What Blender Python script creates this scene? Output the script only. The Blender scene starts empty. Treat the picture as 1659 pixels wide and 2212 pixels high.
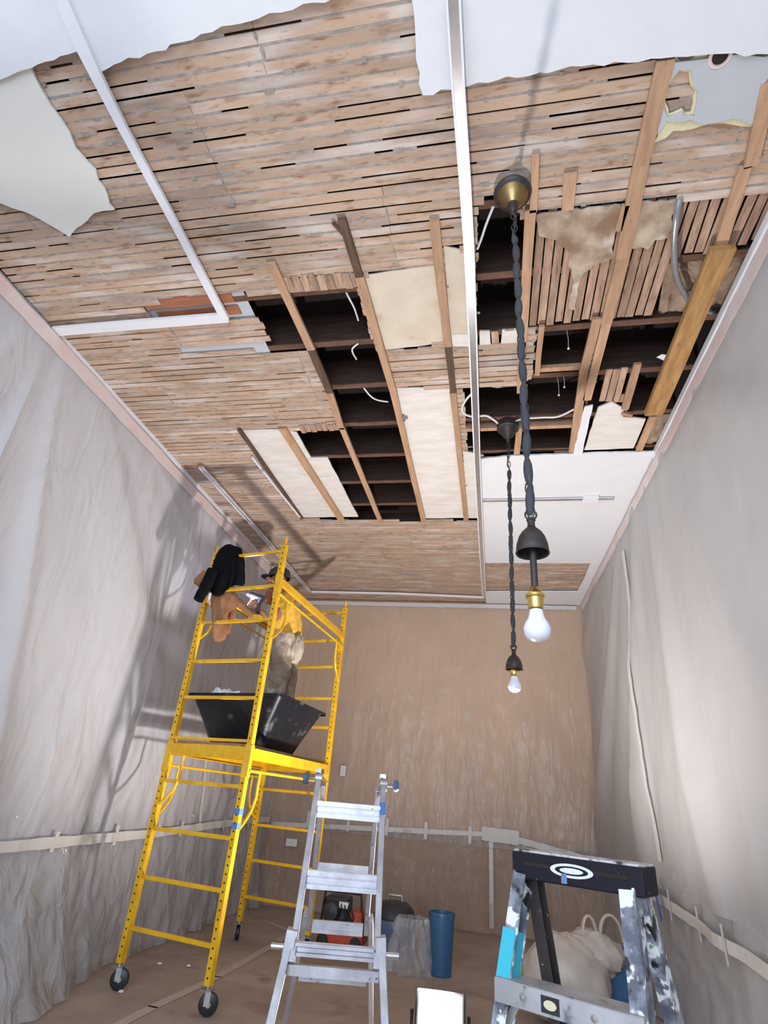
import bpy, bmesh, math, random
from mathutils import Vector, Matrix, noise
from mathutils.geometry import tessellate_polygon
random.seed(7)
sc = bpy.context.scene
col = sc.collection

# ------------------------------------------------------------------ camera
CAMZ = 1.27
F = 1197.98
M = Matrix(((0.98202168, 0.17197421, 0.07783503),
            (0.01158365, -0.46645428, 0.88446946),
            (0.18841242, -0.86766657, -0.4600603)))
cd = bpy.data.cameras.new('camera')
cam = bpy.data.objects.new('camera', cd)
col.objects.link(cam)
cd.sensor_fit = 'VERTICAL'
cd.sensor_height = 36.0
cd.lens = F / 2212 * 36.0
cd.clip_start = 0.02
cam.matrix_world = Matrix.Translation((0, 0, CAMZ)) @ M.transposed().to_4x4()
sc.camera = cam

# ------------------------------------------------------------------ light and exposure
sc.view_settings.view_transform = 'Standard'
sc.view_settings.look = 'None'
sc.view_settings.gamma = 1
sc.view_settings.use_curve_mapping = False
sc.view_settings.exposure = 0.22
sc.cycles.max_bounces = 7
sc.cycles.diffuse_bounces = 4
sc.cycles.glossy_bounces = 3
sc.cycles.transparent_max_bounces = 8
sc.cycles.use_adaptive_sampling = True
sc.cycles.adaptive_threshold = 0.03
LAMP_W = 400
WINDOW_W = 205
w = bpy.data.worlds.new('World')
sc.world = w
w.use_nodes = True
w.node_tree.nodes['Background'].inputs[0].default_value = (0.62, 0.72, 1, 1)
w.node_tree.nodes['Background'].inputs[1].default_value = 0.6


def light(name, kind, loc, energy, color, size=0.1, rot=None, sy=None):
    d = bpy.data.lights.new(name, kind)
    d.energy = energy
    d.color = color
    if kind == 'AREA':
        d.shape = 'RECTANGLE'
        d.size = size
        d.size_y = sy or size
    else:
        d.shadow_soft_size = size
    o = bpy.data.objects.new(name, d)
    o.location = loc
    if rot:
        o.rotation_euler = rot
    col.objects.link(o)
    return o


# daylight through the shop front window behind the camera
light('window_daylight', 'AREA', (-0.8, -2.75, 1.9), WINDOW_W, (0.74, 0.86, 1.0), 3.4,
      (math.radians(96), 0, 0), 2.6)

# ------------------------------------------------------------------ geometry helpers
ZC = CAMZ + 2.75        # underside of the laths


def ray(x, y):
    v = Vector((x - 829.5, -(y - 1106), -F))
    return M.transposed() @ v


def U(x, y, z=ZC):      # photo point -> point on a level plane
    d = ray(x, y)
    return Vector((0, 0, CAMZ)) + d * ((z - CAMZ) / d.z)


def UX(x, y, X):
    d = ray(x, y)
    return Vector((0, 0, CAMZ)) + d * (X / d.x)


def UY(x, y, Y):
    d = ray(x, y)
    return Vector((0, 0, CAMZ)) + d * (Y / d.y)


def UD(x, y, D):        # at a horizontal distance
    d = ray(x, y)
    return Vector((0, 0, CAMZ)) + d * (D / math.hypot(d.x, d.y))


def Vv(*a):
    return Vector(a)


class MB:
    def __init__(s):
        s.v = []
        s.f = []
        s.c = []
        s.smooth = False

    def add(s, vs, fs, c=0.5):
        n = len(s.v)
        s.v += [Vector(p) for p in vs]
        s.f += [tuple(i + n for i in f) for f in fs]
        s.c += [c] * len(fs)
        return s

    def frame_box(s, o, ax, ay, az, c=0.5):
        # o: centre, ax ay az: half-extent vectors
        vs = [o + ax * i + ay * j + az * k for i in (-1, 1) for j in (-1, 1) for k in (-1, 1)]
        fs = [(0, 1, 3, 2), (4, 6, 7, 5), (0, 4, 5, 1), (2, 3, 7, 6), (0, 2, 6, 4), (1, 5, 7, 3)]
        return s.add(vs, fs, c)

    def box(s, x0, x1, y0, y1, z0, z1, c=0.5):
        return s.frame_box(Vv((x0 + x1) / 2, (y0 + y1) / 2, (z0 + z1) / 2), Vv((x1 - x0) / 2, 0, 0),
                           Vv(0, (y1 - y0) / 2, 0), Vv(0, 0, (z1 - z0) / 2), c)

    def beam(s, p, q, w, h, up=(0, 0, 1), c=0.5):
        p = Vector(p)
        q = Vector(q)
        d = (q - p).normalized()
        u = Vector(up)
        sd = d.cross(u).normalized()
        u = sd.cross(d).normalized()
        return s.frame_box((p + q) / 2, (q - p) / 2, sd * w / 2, u * h / 2, c)

    def tube(s, pts, r, n=8, cap=True, c=0.5, flat=1.0):
        pts = [Vector(p) for p in pts]
        rs = r if isinstance(r, (list, tuple)) else [r] * len(pts)
        rings = []
        prev = None
        for i, p in enumerate(pts):
            a = pts[max(i - 1, 0)]
            b = pts[min(i + 1, len(pts) - 1)]
            t = (b - a).normalized()
            if prev is None:
                k = Vv(0, 0, 1) if abs(t.z) < 0.9 else Vv(1, 0, 0)
                prev = t.cross(k).normalized()
            u = (prev - t * prev.dot(t)).normalized()
            prev = u
            vv = t.cross(u)
            rings.append([p + (u * math.cos(2 * math.pi * j / n) + vv * flat * math.sin(2 * math.pi * j / n)) * rs[i]
                          for j in range(n)])
        vs = [x for ring in rings for x in ring]
        fs = []
        for i in range(len(pts) - 1):
            for j in range(n):
                fs.append((i * n + j, i * n + (j + 1) % n, (i + 1) * n + (j + 1) % n, (i + 1) * n + j))
        if cap:
            fs.append(tuple(range(n))[::-1])
            fs.append(tuple((len(pts) - 1) * n + j for j in range(n)))
        s.smooth = True
        return s.add(vs, fs, c)

    def ring(s, centre, axis, R, r, n=14, m=6, stretch=None, c=0.5):
        axis = Vector(axis).normalized()
        k = Vv(0, 0, 1) if abs(axis.z) < 0.9 else Vv(1, 0, 0)
        u = axis.cross(k).normalized()
        v = axis.cross(u)
        if stretch:
            u, v = v, u
        vs = []
        for i in range(n):
            a = 2 * math.pi * i / n
            e = u * math.cos(a) + v * math.sin(a)
            p = Vector(centre) + u * math.cos(a) * R + v * math.sin(a) * R
            if stretch:
                p = Vector(centre) + u * math.cos(a) * R * stretch + v * math.sin(a) * R
            for j in range(m):
                b = 2 * math.pi * j / m
                vs.append(p + (e * math.cos(b) + axis * math.sin(b)) * r)
        fs = [(i * m + j, ((i + 1) % n) * m + j, ((i + 1) % n) * m + (j + 1) % m, i * m + (j + 1) % m)
              for i in range(n) for j in range(m)]
        s.smooth = True
        return s.add(vs, fs, c)

    def lathe(s, prof, centre, n=24, axis=(0, 0, 1), c=0.5):
        # prof: list of (radius, height along the axis)
        axis = Vector(axis).normalized()
        k = Vv(0, 1, 0) if abs(axis.y) < 0.9 else Vv(1, 0, 0)
        u = axis.cross(k).normalized()
        v = axis.cross(u)
        vs = []
        for r, h in prof:
            for j in range(n):
                a = 2 * math.pi * j / n
                vs.append(Vector(centre) + axis * h + (u * math.cos(a) + v * math.sin(a)) * max(r, 1e-4))
        fs = [(i * n + j, i * n + (j + 1) % n, (i + 1) * n + (j + 1) % n, (i + 1) * n + j)
              for i in range(len(prof) - 1) for j in range(n)]
        s.smooth = True
        return s.add(vs, fs, c)

    def slab(s, polys, z0, z1, c=0.5):
        # polys: [outer, hole, ...] lists of (x, y); z0 underside
        polys = [[Vv(p[0], p[1], 0) for p in poly] for poly in polys]
        flat = [p for poly in polys for p in poly]
        tris = tessellate_polygon(polys)
        n = len(flat)
        vs = [Vv(p.x, p.y, z0) for p in flat] + [Vv(p.x, p.y, z1) for p in flat]
        fs = [t for t in tris] + [(t[2] + n, t[1] + n, t[0] + n) for t in tris]
        k = 0
        for poly in polys:
            m = len(poly)
            for i in range(m):
                a, b = k + i, k + (i + 1) % m
                fs.append((a, b, b + n, a + n))
            k += m
        return s.add(vs, fs, c)

    def grid(s, fn, nu, nv, c=0.5):
        vs = [fn(i / nu, j / nv) for i in range(nu + 1) for j in range(nv + 1)]
        fs = [(i * (nv + 1) + j, (i + 1) * (nv + 1) + j, (i + 1) * (nv + 1) + j + 1, i * (nv + 1) + j + 1)
              for i in range(nu) for j in range(nv)]
        s.smooth = True
        return s.add(vs, fs, c)

    def build(s, name, mat, parent=None, bevel=0, smooth=None, origin=None, fixn=True, mat2=None):
        if parent is not None:
            org = parent.matrix_world.translation.copy() if False else gloc(parent)
        elif origin is not None:
            org = Vector(origin)
        else:
            xs = [p.x for p in s.v]
            ys = [p.y for p in s.v]
            org = Vv((min(xs) + max(xs)) / 2, (min(ys) + max(ys)) / 2, min(p.z for p in s.v))
        me = bpy.data.meshes.new(name)
        me.from_pydata([p - org for p in s.v], [], s.f)
        at = me.attributes.new('tone', 'FLOAT', 'FACE')
        at.data.foreach_set('value', s.c)
        me.materials.append(mat)
        if mat2:
            me.materials.append(mat2)
            me.polygons.foreach_set('material_index', [1 if c > 5 else 0 for c in s.c])
        sm = s.smooth if smooth is None else smooth
        if fixn:
            bm = bmesh.new()
            bm.from_mesh(me)
            bmesh.ops.recalc_face_normals(bm, faces=bm.faces)
            bm.to_mesh(me)
            bm.free()
        o = bpy.data.objects.new(name, me)
        col.objects.link(o)
        if sm:
            for p in me.polygons:
                p.use_smooth = True
            me.set_sharp_from_angle(angle=math.radians(40))
        if parent is not None:
            o.parent = parent
            OFF[o.name] = org
        else:
            o.location = org
            OFF[o.name] = org
        if bevel:
            b = o.modifiers.new('bevel', 'BEVEL')
            b.width = bevel
            b.segments = 2
            b.limit_method = 'ANGLE'
        return o


OFF = {}


def gloc(o):
    return OFF[o.name].copy()


def tag(o, label=None, cat=None, group=None, kind=None):
    if label:
        o['label'] = label
    if cat:
        o['category'] = cat
    if group:
        o['group'] = group
    if kind:
        o['kind'] = kind
    return o


def thing(name, loc, label, cat, group=None):
    o = bpy.data.objects.new(name, None)
    o.empty_display_size = 0.05
    o.location = loc
    OFF[o.name] = Vector(loc)
    col.objects.link(o)
    OFF[o.name] = Vector(loc)
    return tag(o, label, cat, group)


def struct(o):
    o['kind'] = 'structure'
    return o


# ------------------------------------------------------------------ materials
def mat(name, base, rough=0.6, metal=0.0, var=0.0, scale=20, bump=0.0, bscale=None, stretch=(1, 1, 1),
        col2=None, spec=0.5, tone=0.0, rnd=0.0, fac_lo=0.35, fac_hi=0.65, detail=5, spots=None, emis=None,
        estr=0.0, coat=0.0, trans=None):
    m = bpy.data.materials.new(name)
    m.use_nodes = True
    nt = m.node_tree
    N = nt.nodes
    L = nt.links
    b = N['Principled BSDF']
    b.inputs['Roughness'].default_value = rough
    b.inputs['Metallic'].default_value = metal
    b.inputs['Specular IOR Level'].default_value = spec
    b.inputs['Coat Weight'].default_value = coat
    if emis:
        b.inputs['Emission Color'].default_value = (*emis, 1)
        b.inputs['Emission Strength'].default_value = estr
    tc = N.new('ShaderNodeTexCoord')
    mp = N.new('ShaderNodeMapping')
    mp.inputs['Scale'].default_value = stretch
    L.new(tc.outputs['Object'], mp.inputs[0])
    co = mp.outputs[0]
    if rnd or True:
        oi = N.new('ShaderNodeObjectInfo')
        ad = N.new('ShaderNodeVectorMath')
        ad.operation = 'MULTIPLY_ADD'
        L.new(oi.outputs['Random'], ad.inputs[0])
        ad.inputs[1].default_value = (37, 53, 71)
        L.new(co, ad.inputs[2])
        co = ad.outputs[0]
    c2 = col2 or tuple(x * (1 - var) for x in base)
    nz = N.new('ShaderNodeTexNoise')
    nz.inputs['Scale'].default_value = scale
    nz.inputs['Detail'].default_value = detail
    nz.inputs['Roughness'].default_value = 0.6
    L.new(co, nz.inputs['Vector'])
    cr = N.new('ShaderNodeMapRange')
    cr.inputs['From Min'].default_value = fac_lo
    cr.inputs['From Max'].default_value = fac_hi
    L.new(nz.outputs['Fac'], cr.inputs['Value'])
    mx = N.new('ShaderNodeMix')
    mx.data_type = 'RGBA'
    mx.inputs[6].default_value = (*base, 1)
    mx.inputs[7].default_value = (*c2, 1)
    L.new(cr.outputs[0], mx.inputs[0])
    out = mx.outputs[2]
    if spots:  # (colour, scale, lo, hi)
        for (sc_, ss, lo, hi) in spots:
            n2 = N.new('ShaderNodeTexNoise')
            n2.inputs['Scale'].default_value = ss
            n2.inputs['Detail'].default_value = 4
            L.new(co, n2.inputs['Vector'])
            r2 = N.new('ShaderNodeMapRange')
            r2.inputs['From Min'].default_value = lo
            r2.inputs['From Max'].default_value = hi
            L.new(n2.outputs['Fac'], r2.inputs['Value'])
            m2 = N.new('ShaderNodeMix')
            m2.data_type = 'RGBA'
            m2.inputs[7].default_value = (*sc_, 1)
            L.new(r2.outputs[0], m2.inputs[0])
            L.new(out, m2.inputs[6])
            out = m2.outputs[2]
    if tone or rnd:
        hs = N.new('ShaderNodeHueSaturation')
        r3 = N.new('ShaderNodeMapRange')
        amt = tone or rnd
        r3.inputs['To Min'].default_value = 1 - amt
        r3.inputs['To Max'].default_value = 1 + amt
        if tone:
            an = N.new('ShaderNodeAttribute')
            an.attribute_name = 'tone'
            L.new(an.outputs['Fac'], r3.inputs['Value'])
        else:
            L.new(oi.outputs['Random'], r3.inputs['Value'])
        L.new(r3.outputs[0], hs.inputs['Value'])
        L.new(out, hs.inputs['Color'])
        out = hs.outputs[0]
    L.new(out, b.inputs['Base Color'])
    if bump:
        bn = N.new('ShaderNodeBump')
        bn.inputs['Strength'].default_value = min(1, bump)
        bn.inputs['Distance'].default_value = 0.01
        nb = nz
        if bscale:
            nb = N.new('ShaderNodeTexNoise')
            nb.inputs['Scale'].default_value = bscale
            nb.inputs['Detail'].default_value = 5
            L.new(co, nb.inputs['Vector'])
        L.new(nb.outputs['Fac'], bn.inputs['Height'])
        L.new(bn.outputs[0], b.inputs['Normal'])
    return m


def film(name, base, opac, rough=0.3, wr=6.0, strength=0.5, stretch=(1, 1, 1), dist=0.03):
    """thin polyethylene: part see-through, part milky"""
    m = bpy.data.materials.new(name)
    m.use_nodes = True
    nt = m.node_tree
    N = nt.nodes
    L = nt.links
    b = N['Principled BSDF']
    b.inputs['Base Color'].default_value = (*base, 1)
    b.inputs['Roughness'].default_value = rough
    b.inputs['Specular IOR Level'].default_value = 0.55
    tc = N.new('ShaderNodeTexCoord')
    mp = N.new('ShaderNodeMapping')
    mp.inputs['Scale'].default_value = stretch
    L.new(tc.outputs['Object'], mp.inputs[0])
    nz = N.new('ShaderNodeTexNoise')
    nz.inputs['Scale'].default_value = wr
    nz.inputs['Detail'].default_value = 3
    nz.inputs['Distortion'].default_value = 0.6
    L.new(mp.outputs[0], nz.inputs['Vector'])
    bn = N.new('ShaderNodeBump')
    bn.inputs['Strength'].default_value = strength
    bn.inputs['Distance'].default_value = dist
    L.new(nz.outputs['Fac'], bn.inputs['Height'])
    L.new(bn.outputs[0], b.inputs['Normal'])
    tr = N.new('ShaderNodeBsdfTransparent')
    tl = N.new('ShaderNodeBsdfTranslucent')
    tl.inputs[0].default_value = (*base, 1)
    m1 = N.new('ShaderNodeMixShader')
    m1.inputs[0].default_value = 0.2
    L.new(b.outputs[0], m1.inputs[1])
    L.new(tl.outputs[0], m1.inputs[2])
    m2 = N.new('ShaderNodeMixShader')
    r = N.new('ShaderNodeMapRange')
    r.inputs['From Min'].default_value = 0.3
    r.inputs['From Max'].default_value = 0.7
    r.inputs['To Min'].default_value = max(0, opac - 0.05)
    r.inputs['To Max'].default_value = min(1, opac + 0.05)
    L.new(nz.outputs['Fac'], r.inputs['Value'])
    L.new(r.outputs[0], m2.inputs[0])
    L.new(tr.outputs[0], m2.inputs[1])
    L.new(m1.outputs[0], m2.inputs[2])
    L.new(m2.outputs[0], N['Material Output'].inputs['Surface'])
    return m


WOOD = (0.50, 0.36, 0.265)
m_lath = mat('old_lath_wood', WOOD, 0.8, col2=(0.46, 0.315, 0.22), scale=5, stretch=(1, 4, 4), bump=0.35, tone=0.17,
             spots=[((0.26, 0.13, 0.07), 9, 0.56, 0.74), ((0.60, 0.52, 0.46), 3, 0.50, 0.70), ((0.30, 0.25, 0.21), 2.3, 0.56, 0.76), ((.2,.1,.06), 23, .66, .76)], fac_lo=0.3, fac_hi=0.7)
m_lathy = mat('old_lath_wood_lengthwise', (0.47, 0.32, 0.23), 0.8, col2=(0.30, 0.18, 0.12), scale=5,
              stretch=(7, 1, 7), bump=0.4, rnd=0.22, spots=[((0.2, 0.11, 0.07), 9, 0.58, 0.75)])
m_key = mat('grey_plaster_keys', (0.40, 0.36, 0.32), 0.95, var=0.35, scale=25, bump=0.6)
m_joist = mat('shaded_old_joist_wood', (0.05, 0.026, 0.017), 0.9, var=0.5, scale=5, stretch=(1, 8, 8), bump=0.4, rnd=0.2)  # old wood darkened, with the cavity's shade put into its colour
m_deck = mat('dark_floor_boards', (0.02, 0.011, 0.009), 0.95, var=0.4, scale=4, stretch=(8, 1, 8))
m_fur = mat('furring_wood', (0.50, 0.31, 0.19), 0.75, col2=(0.38, 0.225, 0.13), scale=4, stretch=(9, 1, 9), bump=0.3,
            rnd=0.14, spots=[((0.18, 0.09, 0.05), 14, 0.66, 0.74)])
m_furd = mat('dark_stained_furring', (0.13, 0.075, 0.045), 0.8, var=0.5, scale=5, stretch=(9, 1, 9), bump=0.3)
m_new = mat('yellow_brown_plank', (0.47, 0.27, 0.10), 0.6, col2=(0.30, 0.15, 0.05), scale=4, stretch=(6, 1, 6), bump=0.2,
            spots=[((0.15, 0.08, 0.03), 10, 0.66, 0.75)])
m_orange = mat('orange_brown_board', (0.40, 0.15, 0.07), 0.7, var=0.3, scale=4, stretch=(1, 8, 8), bump=0.2)
m_dry = mat('white_drywall', (0.74, 0.75, 0.78), 0.85, var=0.04, scale=6, bump=0.08, bscale=60)
m_creamw = mat('cream_white_paint', (0.76, 0.74, 0.69), 0.85, var=0.06, scale=2, bump=0.1)
m_panel = mat('whitewashed_plaster_panel', (0.76, 0.73, 0.69), 0.85, col2=(0.66, 0.61, 0.56), scale=4, bump=0.15,
              stretch=(1, 4, 1), spots=[((0.55, 0.43, 0.3), 3, 0.64, 0.85)])
m_cream = mat('cream_plaster_panel', (0.70, 0.63, 0.53), 0.85, col2=(0.60, 0.51, 0.40), scale=3, bump=0.15,
              spots=[((0.4, 0.22, 0.1), 3.5, 0.62, 0.8)])
m_greyp = mat('grey_painted_plaster', (0.50, 0.52, 0.55), 0.8, var=0.05, scale=5)
m_yell = mat('yellowed_plaster_edge', (0.74, 0.68, 0.46), 0.9, var=0.15, scale=12, bump=0.5)
m_stain = mat('brown_stained_plaster', (0.56, 0.46, 0.36), 0.9, col2=(0.25, 0.16, 0.10), scale=5, bump=0.5,
              spots=[((0.62, 0.56, 0.48), 6, 0.56, 0.7)])
m_white = mat('white_paint', (0.80, 0.80, 0.84), 0.45, var=0.05, scale=10)
m_alu = mat('shiny_aluminium', (0.80, 0.81, 0.85), 0.22, metal=0.9, var=0.15, scale=12)
m_alul = mat('scuffed_ladder_aluminium', (0.60, 0.61, 0.66), 0.4, metal=0.6, col2=(0.42, 0.41, 0.44), scale=9,
             spots=[((0.12, 0.11, 0.13), 30, 0.66, 0.74), ((0.35, 0.05, 0.08), 11, 0.72, 0.76)])
m_yel = mat('yellow_scaffold_paint', (0.86, 0.50, 0.012), 0.38, col2=(0.70, 0.36, 0.01), scale=9,
            spots=[((0.45, 0.20, 0.03), 26, 0.68, 0.76)])
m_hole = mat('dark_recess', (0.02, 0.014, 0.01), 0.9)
m_blk = mat('black_rubber', (0.02, 0.02, 0.024), 0.55, var=0.2)
m_wheel = mat('dark_blue_grey_caster', (0.018, 0.022, 0.028), 0.4, var=0.2)
m_steel = mat('dull_steel', (0.45, 0.44, 0.42), 0.4, metal=0.8, var=0.3)
m_tub = mat('black_polyethylene', (0.010, 0.011, 0.016), 0.42, spec=0.35, var=0.3, scale=8,
            spots=[((0.22, 0.22, 0.23), 6, 0.62, 0.85)])
m_coat = mat('black_cloth', (0.006, 0.006, 0.008), 0.95, spec=0.1)
m_tan = mat('brown_duck_cloth', (0.33, 0.16, 0.075), 0.9, col2=(0.22, 0.10, 0.045), scale=10, bump=0.3)
m_shirt = mat('yellow_cloth', (0.82, 0.50, 0.06), 0.85, col2=(0.62, 0.33, 0.05), scale=10, bump=0.3)
m_pants = mat('khaki_work_cloth', (0.36, 0.29, 0.22), 0.9, col2=(0.20, 0.15, 0.12), scale=6, bump=0.5, spots=[((.5,.44,.37),4,.56,.62)])
m_skin = mat('skin', (0.33, 0.15, 0.10), 0.55, var=0.15)
m_dark = mat('dark_grey_cloth', (0.035, 0.033, 0.035), 0.85)
m_pouch = mat('pale_canvas', (0.50, 0.42, 0.33), 0.9, var=0.3)
m_brass = mat('aged_brass', (0.34, 0.25, 0.10), 0.36, metal=0.9, col2=(0.20, 0.14, 0.06), scale=9)
m_brassb = mat('bright_brass', (0.85, 0.60, 0.18), 0.25, metal=0.95, var=0.2)
m_bronze = mat('dark_bronze', (0.075, 0.065, 0.062), 0.5, metal=0.5, col2=(0.045, 0.038, 0.035), scale=30, bump=0.15)
m_bulb = mat('frosted_white_bulb', (0.84, 0.84, 0.93), 0.3, spec=0.6)
m_cord = mat('dark_fabric_cord', (0.05, 0.055, 0.065), 0.75, var=0.2)
m_wire = mat('white_cable_jacket', (0.75, 0.75, 0.73), 0.5)
m_flex = mat('grey_flexible_conduit', (0.38, 0.40, 0.43), 0.35, metal=0.6, var=0.2)
m_paper = mat('brown_floor_paper', (0.42, 0.34, 0.28), 0.6, col2=(0.30, 0.235, 0.19), scale=2, bump=1.0, bscale=2.5, spots=[((.22,.16,.13),3,.6,.75)])
m_tape = mat('white_masking_tape', (0.72, 0.69, 0.65), 0.6, var=0.06, scale=14)
m_tapef = mat('pale_floor_tape', (0.50, 0.43, 0.36), 0.6, var=0.1, scale=14)
m_pink = mat('pink_sealing_tape', (0.70, 0.53, 0.50), 0.5, col2=(0.70, 0.64, 0.63), scale=5)
m_blue = mat('blue_tape', (0.10, 0.20, 0.50), 0.6)
m_cyan = mat('turquoise_tape', (0.04, 0.46, 0.60), 0.6)
m_walll = mat('pale_grey_wall_paint', (0.60, 0.58, 0.58), 0.8, var=0.05, scale=2)
m_wallb = mat('tan_wall_paint', (0.66, 0.43, 0.25), 0.75, col2=(0.58, 0.37, 0.22), scale=1.5)
m_wains = mat('brown_wainscot_paint', (0.46, 0.30, 0.19), 0.7, var=0.2, scale=2)
m_wallf = mat('white_wall_paint', (0.75, 0.75, 0.76), 0.8, var=0.03)
m_plate = mat('white_switch_plate', (0.85, 0.83, 0.80), 0.4)
m_fil = film('milky_polyethylene_left', (0.74, 0.73, 0.76), 0.72, 0.22, 2.2, 0.8, (1, 1.8, 0.7), dist=.06)
m_fill = film('clear_polyethylene_low', (0.64, 0.64, 0.67), 0.50, 0.13, 4.0, 1.0, (1, 1.4, 0.8), dist=.09)
m_fib = film('clear_polyethylene_back', (0.66, 0.63, 0.61), 0.34, 0.22, 2.6, 0.8, (2.6, 1, 0.5), dist=.05)
m_fibl = film('clear_polyethylene_back_low', (0.62, 0.58, 0.54), 0.24, 0.12, 6.0, 1.0, (2.2, 1, 0.5), dist=.06)
m_fir = film('milky_polyethylene_right', (0.66, 0.65, 0.65), 0.72, 0.42, 2.0, 0.4, (1, 1.6, 0.5))
m_bag = mat('thin_white_bag', (0.50, 0.44, 0.38), 0.35, var=0.08, scale=6, bump=0.3, bscale=9)
m_clearbag = film('thin_clear_bag', (0.60, 0.62, 0.66), 0.40, 0.12, 8.0, 1.0)
m_bluep = mat('blue_plastic', (0.05, 0.15, 0.30), 0.35, var=0.2)
m_bluegrey = mat('blue_grey_plastic', (0.10, 0.16, 0.27), 0.4, var=0.2)
m_red = mat('red_orange_plastic', (0.55, 0.075, 0.025), 0.4, var=0.2)
m_insul = mat('kraft_paper_insulation', (0.42, 0.31, 0.215), 0.7, col2=(0.20, 0.135, 0.09), scale=9, bump=1.0, bscale=7)
m_splat = mat('paint_splattered_dark_fibreglass', (0.10, 0.11, 0.14), 0.5, col2=(0.30, 0.32, 0.37), scale=18,
              fac_lo=0.42, fac_hi=0.6,
              spots=[((0.75, 0.75, 0.76), 22, 0.56, 0.60), ((0.10, 0.28, 0.12), 15, 0.64, 0.67), ((0.62, 0.60, 0.38), 19, 0.68, 0.70),
                     ((0.01, 0.01, 0.014), 13, 0.60, 0.64)])
m_splatd = mat('dark_brown_fibreglass_with_specks', (0.055, 0.045, 0.045), 0.5, var=0.2, scale=18,
               spots=[((0.6, 0.62, 0.62), 26, 0.65, 0.68), ((0.15, 0.2, 0.3), 15, 0.64, 0.70)])
m_cap = mat('black_plastic_ladder_cap', (0.010, 0.008, 0.016), 0.6, spec=0.25, var=0.1,
            spots=[((0.7, 0.7, 0.72), 32, 0.70, 0.72)])
m_captop = mat('paint_covered_cap_top', (0.55, 0.53, 0.52), 0.6, col2=(0.03, 0.03, 0.03), scale=26, fac_lo=0.50, fac_hi=0.60)
m_stepm = mat('paint_smeared_step', (0.50, 0.49, 0.50), 0.4, metal=0.3, col2=(0.36, 0.36, 0.37), scale=8,
              spots=[((0.16, 0.18, 0.2), 16, 0.62, 0.7)])
m_led = mat('lit_white_lamp_face', (1, 1, 1), 0.5, emis=(1, 0.96, 0.9), estr=60)
m_ledb = mat('lit_drill_lamp', (1, 1, 1), 0.5, emis=(0.75, 0.75, 1), estr=40)
m_ydevice = mat('black_tool_plastic', (0.03, 0.03, 0.035), 0.5)
m_logo = mat('white_decal', (0.75, 0.78, 0.85), 0.5, var=0.1)
m_logob = mat('blue_grey_decal', (0.16, 0.22, 0.42), 0.5, var=0.2)

# ------------------------------------------------------------------ room shell
XL = -3.0
YB = 8.12
YF = -2.9


def xr(y):              # the right wall runs slightly out of square
    return 1.43 - 0.021 * max(0, y - 1.5)


floor = struct(MB().box(-3.3, 1.9, YF - 0.2, 8.5, -0.12, 0).build('floor', m_paper))
struct(MB().box(XL - 0.2, XL, YF - 0.2, 8.4, 0, ZC + .002).build('wall_left', m_walll))
struct(MB().box(XL, 1.9, YB, YB + 0.2, 0.92, ZC + .002).build('wall_back', m_wallb))
struct(MB().box(XL, 1.9, YB - 0.02, YB + 0.2, 0, 0.92).build('trim_1', m_wains))
wr = MB()
for ya_, yb_ in ((YF, 1.5), (1.5, 8.4)):
    wr.add([(xr(ya_), ya_, 0), (xr(yb_), yb_, 0), (xr(yb_), yb_, ZC + .002), (xr(ya_), ya_, ZC + .002),
            (xr(ya_) + .3, ya_, 0), (xr(yb_) + .3, yb_, 0), (xr(yb_) + .3, yb_, ZC + .002), (xr(ya_) + .3, ya_, ZC + .002)],
           [(0, 1, 2, 3), (4, 7, 6, 5), (0, 4, 5, 1), (3, 2, 6, 7), (0, 3, 7, 4), (1, 5, 6, 2)])
struct(wr.build('wall_right', m_walll))
# upper walls coloured near-black as the cavity's shade, seen only through the openings
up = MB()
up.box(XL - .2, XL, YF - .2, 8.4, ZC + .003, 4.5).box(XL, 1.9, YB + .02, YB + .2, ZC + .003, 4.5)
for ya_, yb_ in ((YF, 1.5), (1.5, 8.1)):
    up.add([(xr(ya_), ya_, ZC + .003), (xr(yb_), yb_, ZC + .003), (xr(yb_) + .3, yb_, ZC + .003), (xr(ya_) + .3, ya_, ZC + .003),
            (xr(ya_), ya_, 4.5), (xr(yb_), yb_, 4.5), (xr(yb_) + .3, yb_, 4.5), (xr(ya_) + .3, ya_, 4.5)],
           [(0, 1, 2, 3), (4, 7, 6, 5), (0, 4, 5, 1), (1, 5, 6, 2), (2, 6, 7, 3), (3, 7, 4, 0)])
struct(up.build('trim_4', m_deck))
wf = MB()
wf.box(XL, -2.6, YF - .2, YF, 0, 4.5).box(1.0, 1.9, YF - .2, YF, 0, 4.5).box(-2.6, 1.0, YF - .2, YF, 3.3, 4.5) \
    .box(-2.6, 1.0, YF - .2, YF, 0, 0.5)
struct(wf.build('wall_front', m_wallf))
wn = MB()
for x in (-2.6, -1.42, -0.24, 0.94):
    wn.box(x, x + .06, YF - .12, YF - .06, 0.5, 3.3)
wn.box(-2.6, 1.0, YF - .12, YF - .06, 0.5, 0.56).box(-2.6, 1.0, YF - .12, YF - .06, 3.24, 3.3)
struct(wn.build('window_1', m_white))


# ------------------------------------------------------------------ the opened ceiling
def P2(pts, z=ZC):
    return [(U(x, y, z).x, U(x, y, z).y) for x, y in pts]


def ragged(poly, amp=0.012, step=0.06, skip=()):
    out = []
    n = len(poly)
    for i in range(n):
        a = Vector(poly[i])
        b = Vector(poly[(i + 1) % n])
        L = (b - a).length
        out.append(tuple(a))
        if i in skip or L > 3.0:
            continue
        k = max(1, int(L / step))
        nrm = Vector((-(b - a).y, (b - a).x)).normalized()
        for j in range(1, k):
            t = j / k
            q = a.lerp(b, t) + nrm * random.uniform(-amp, amp)
            out.append(tuple(q))
    return out


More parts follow.
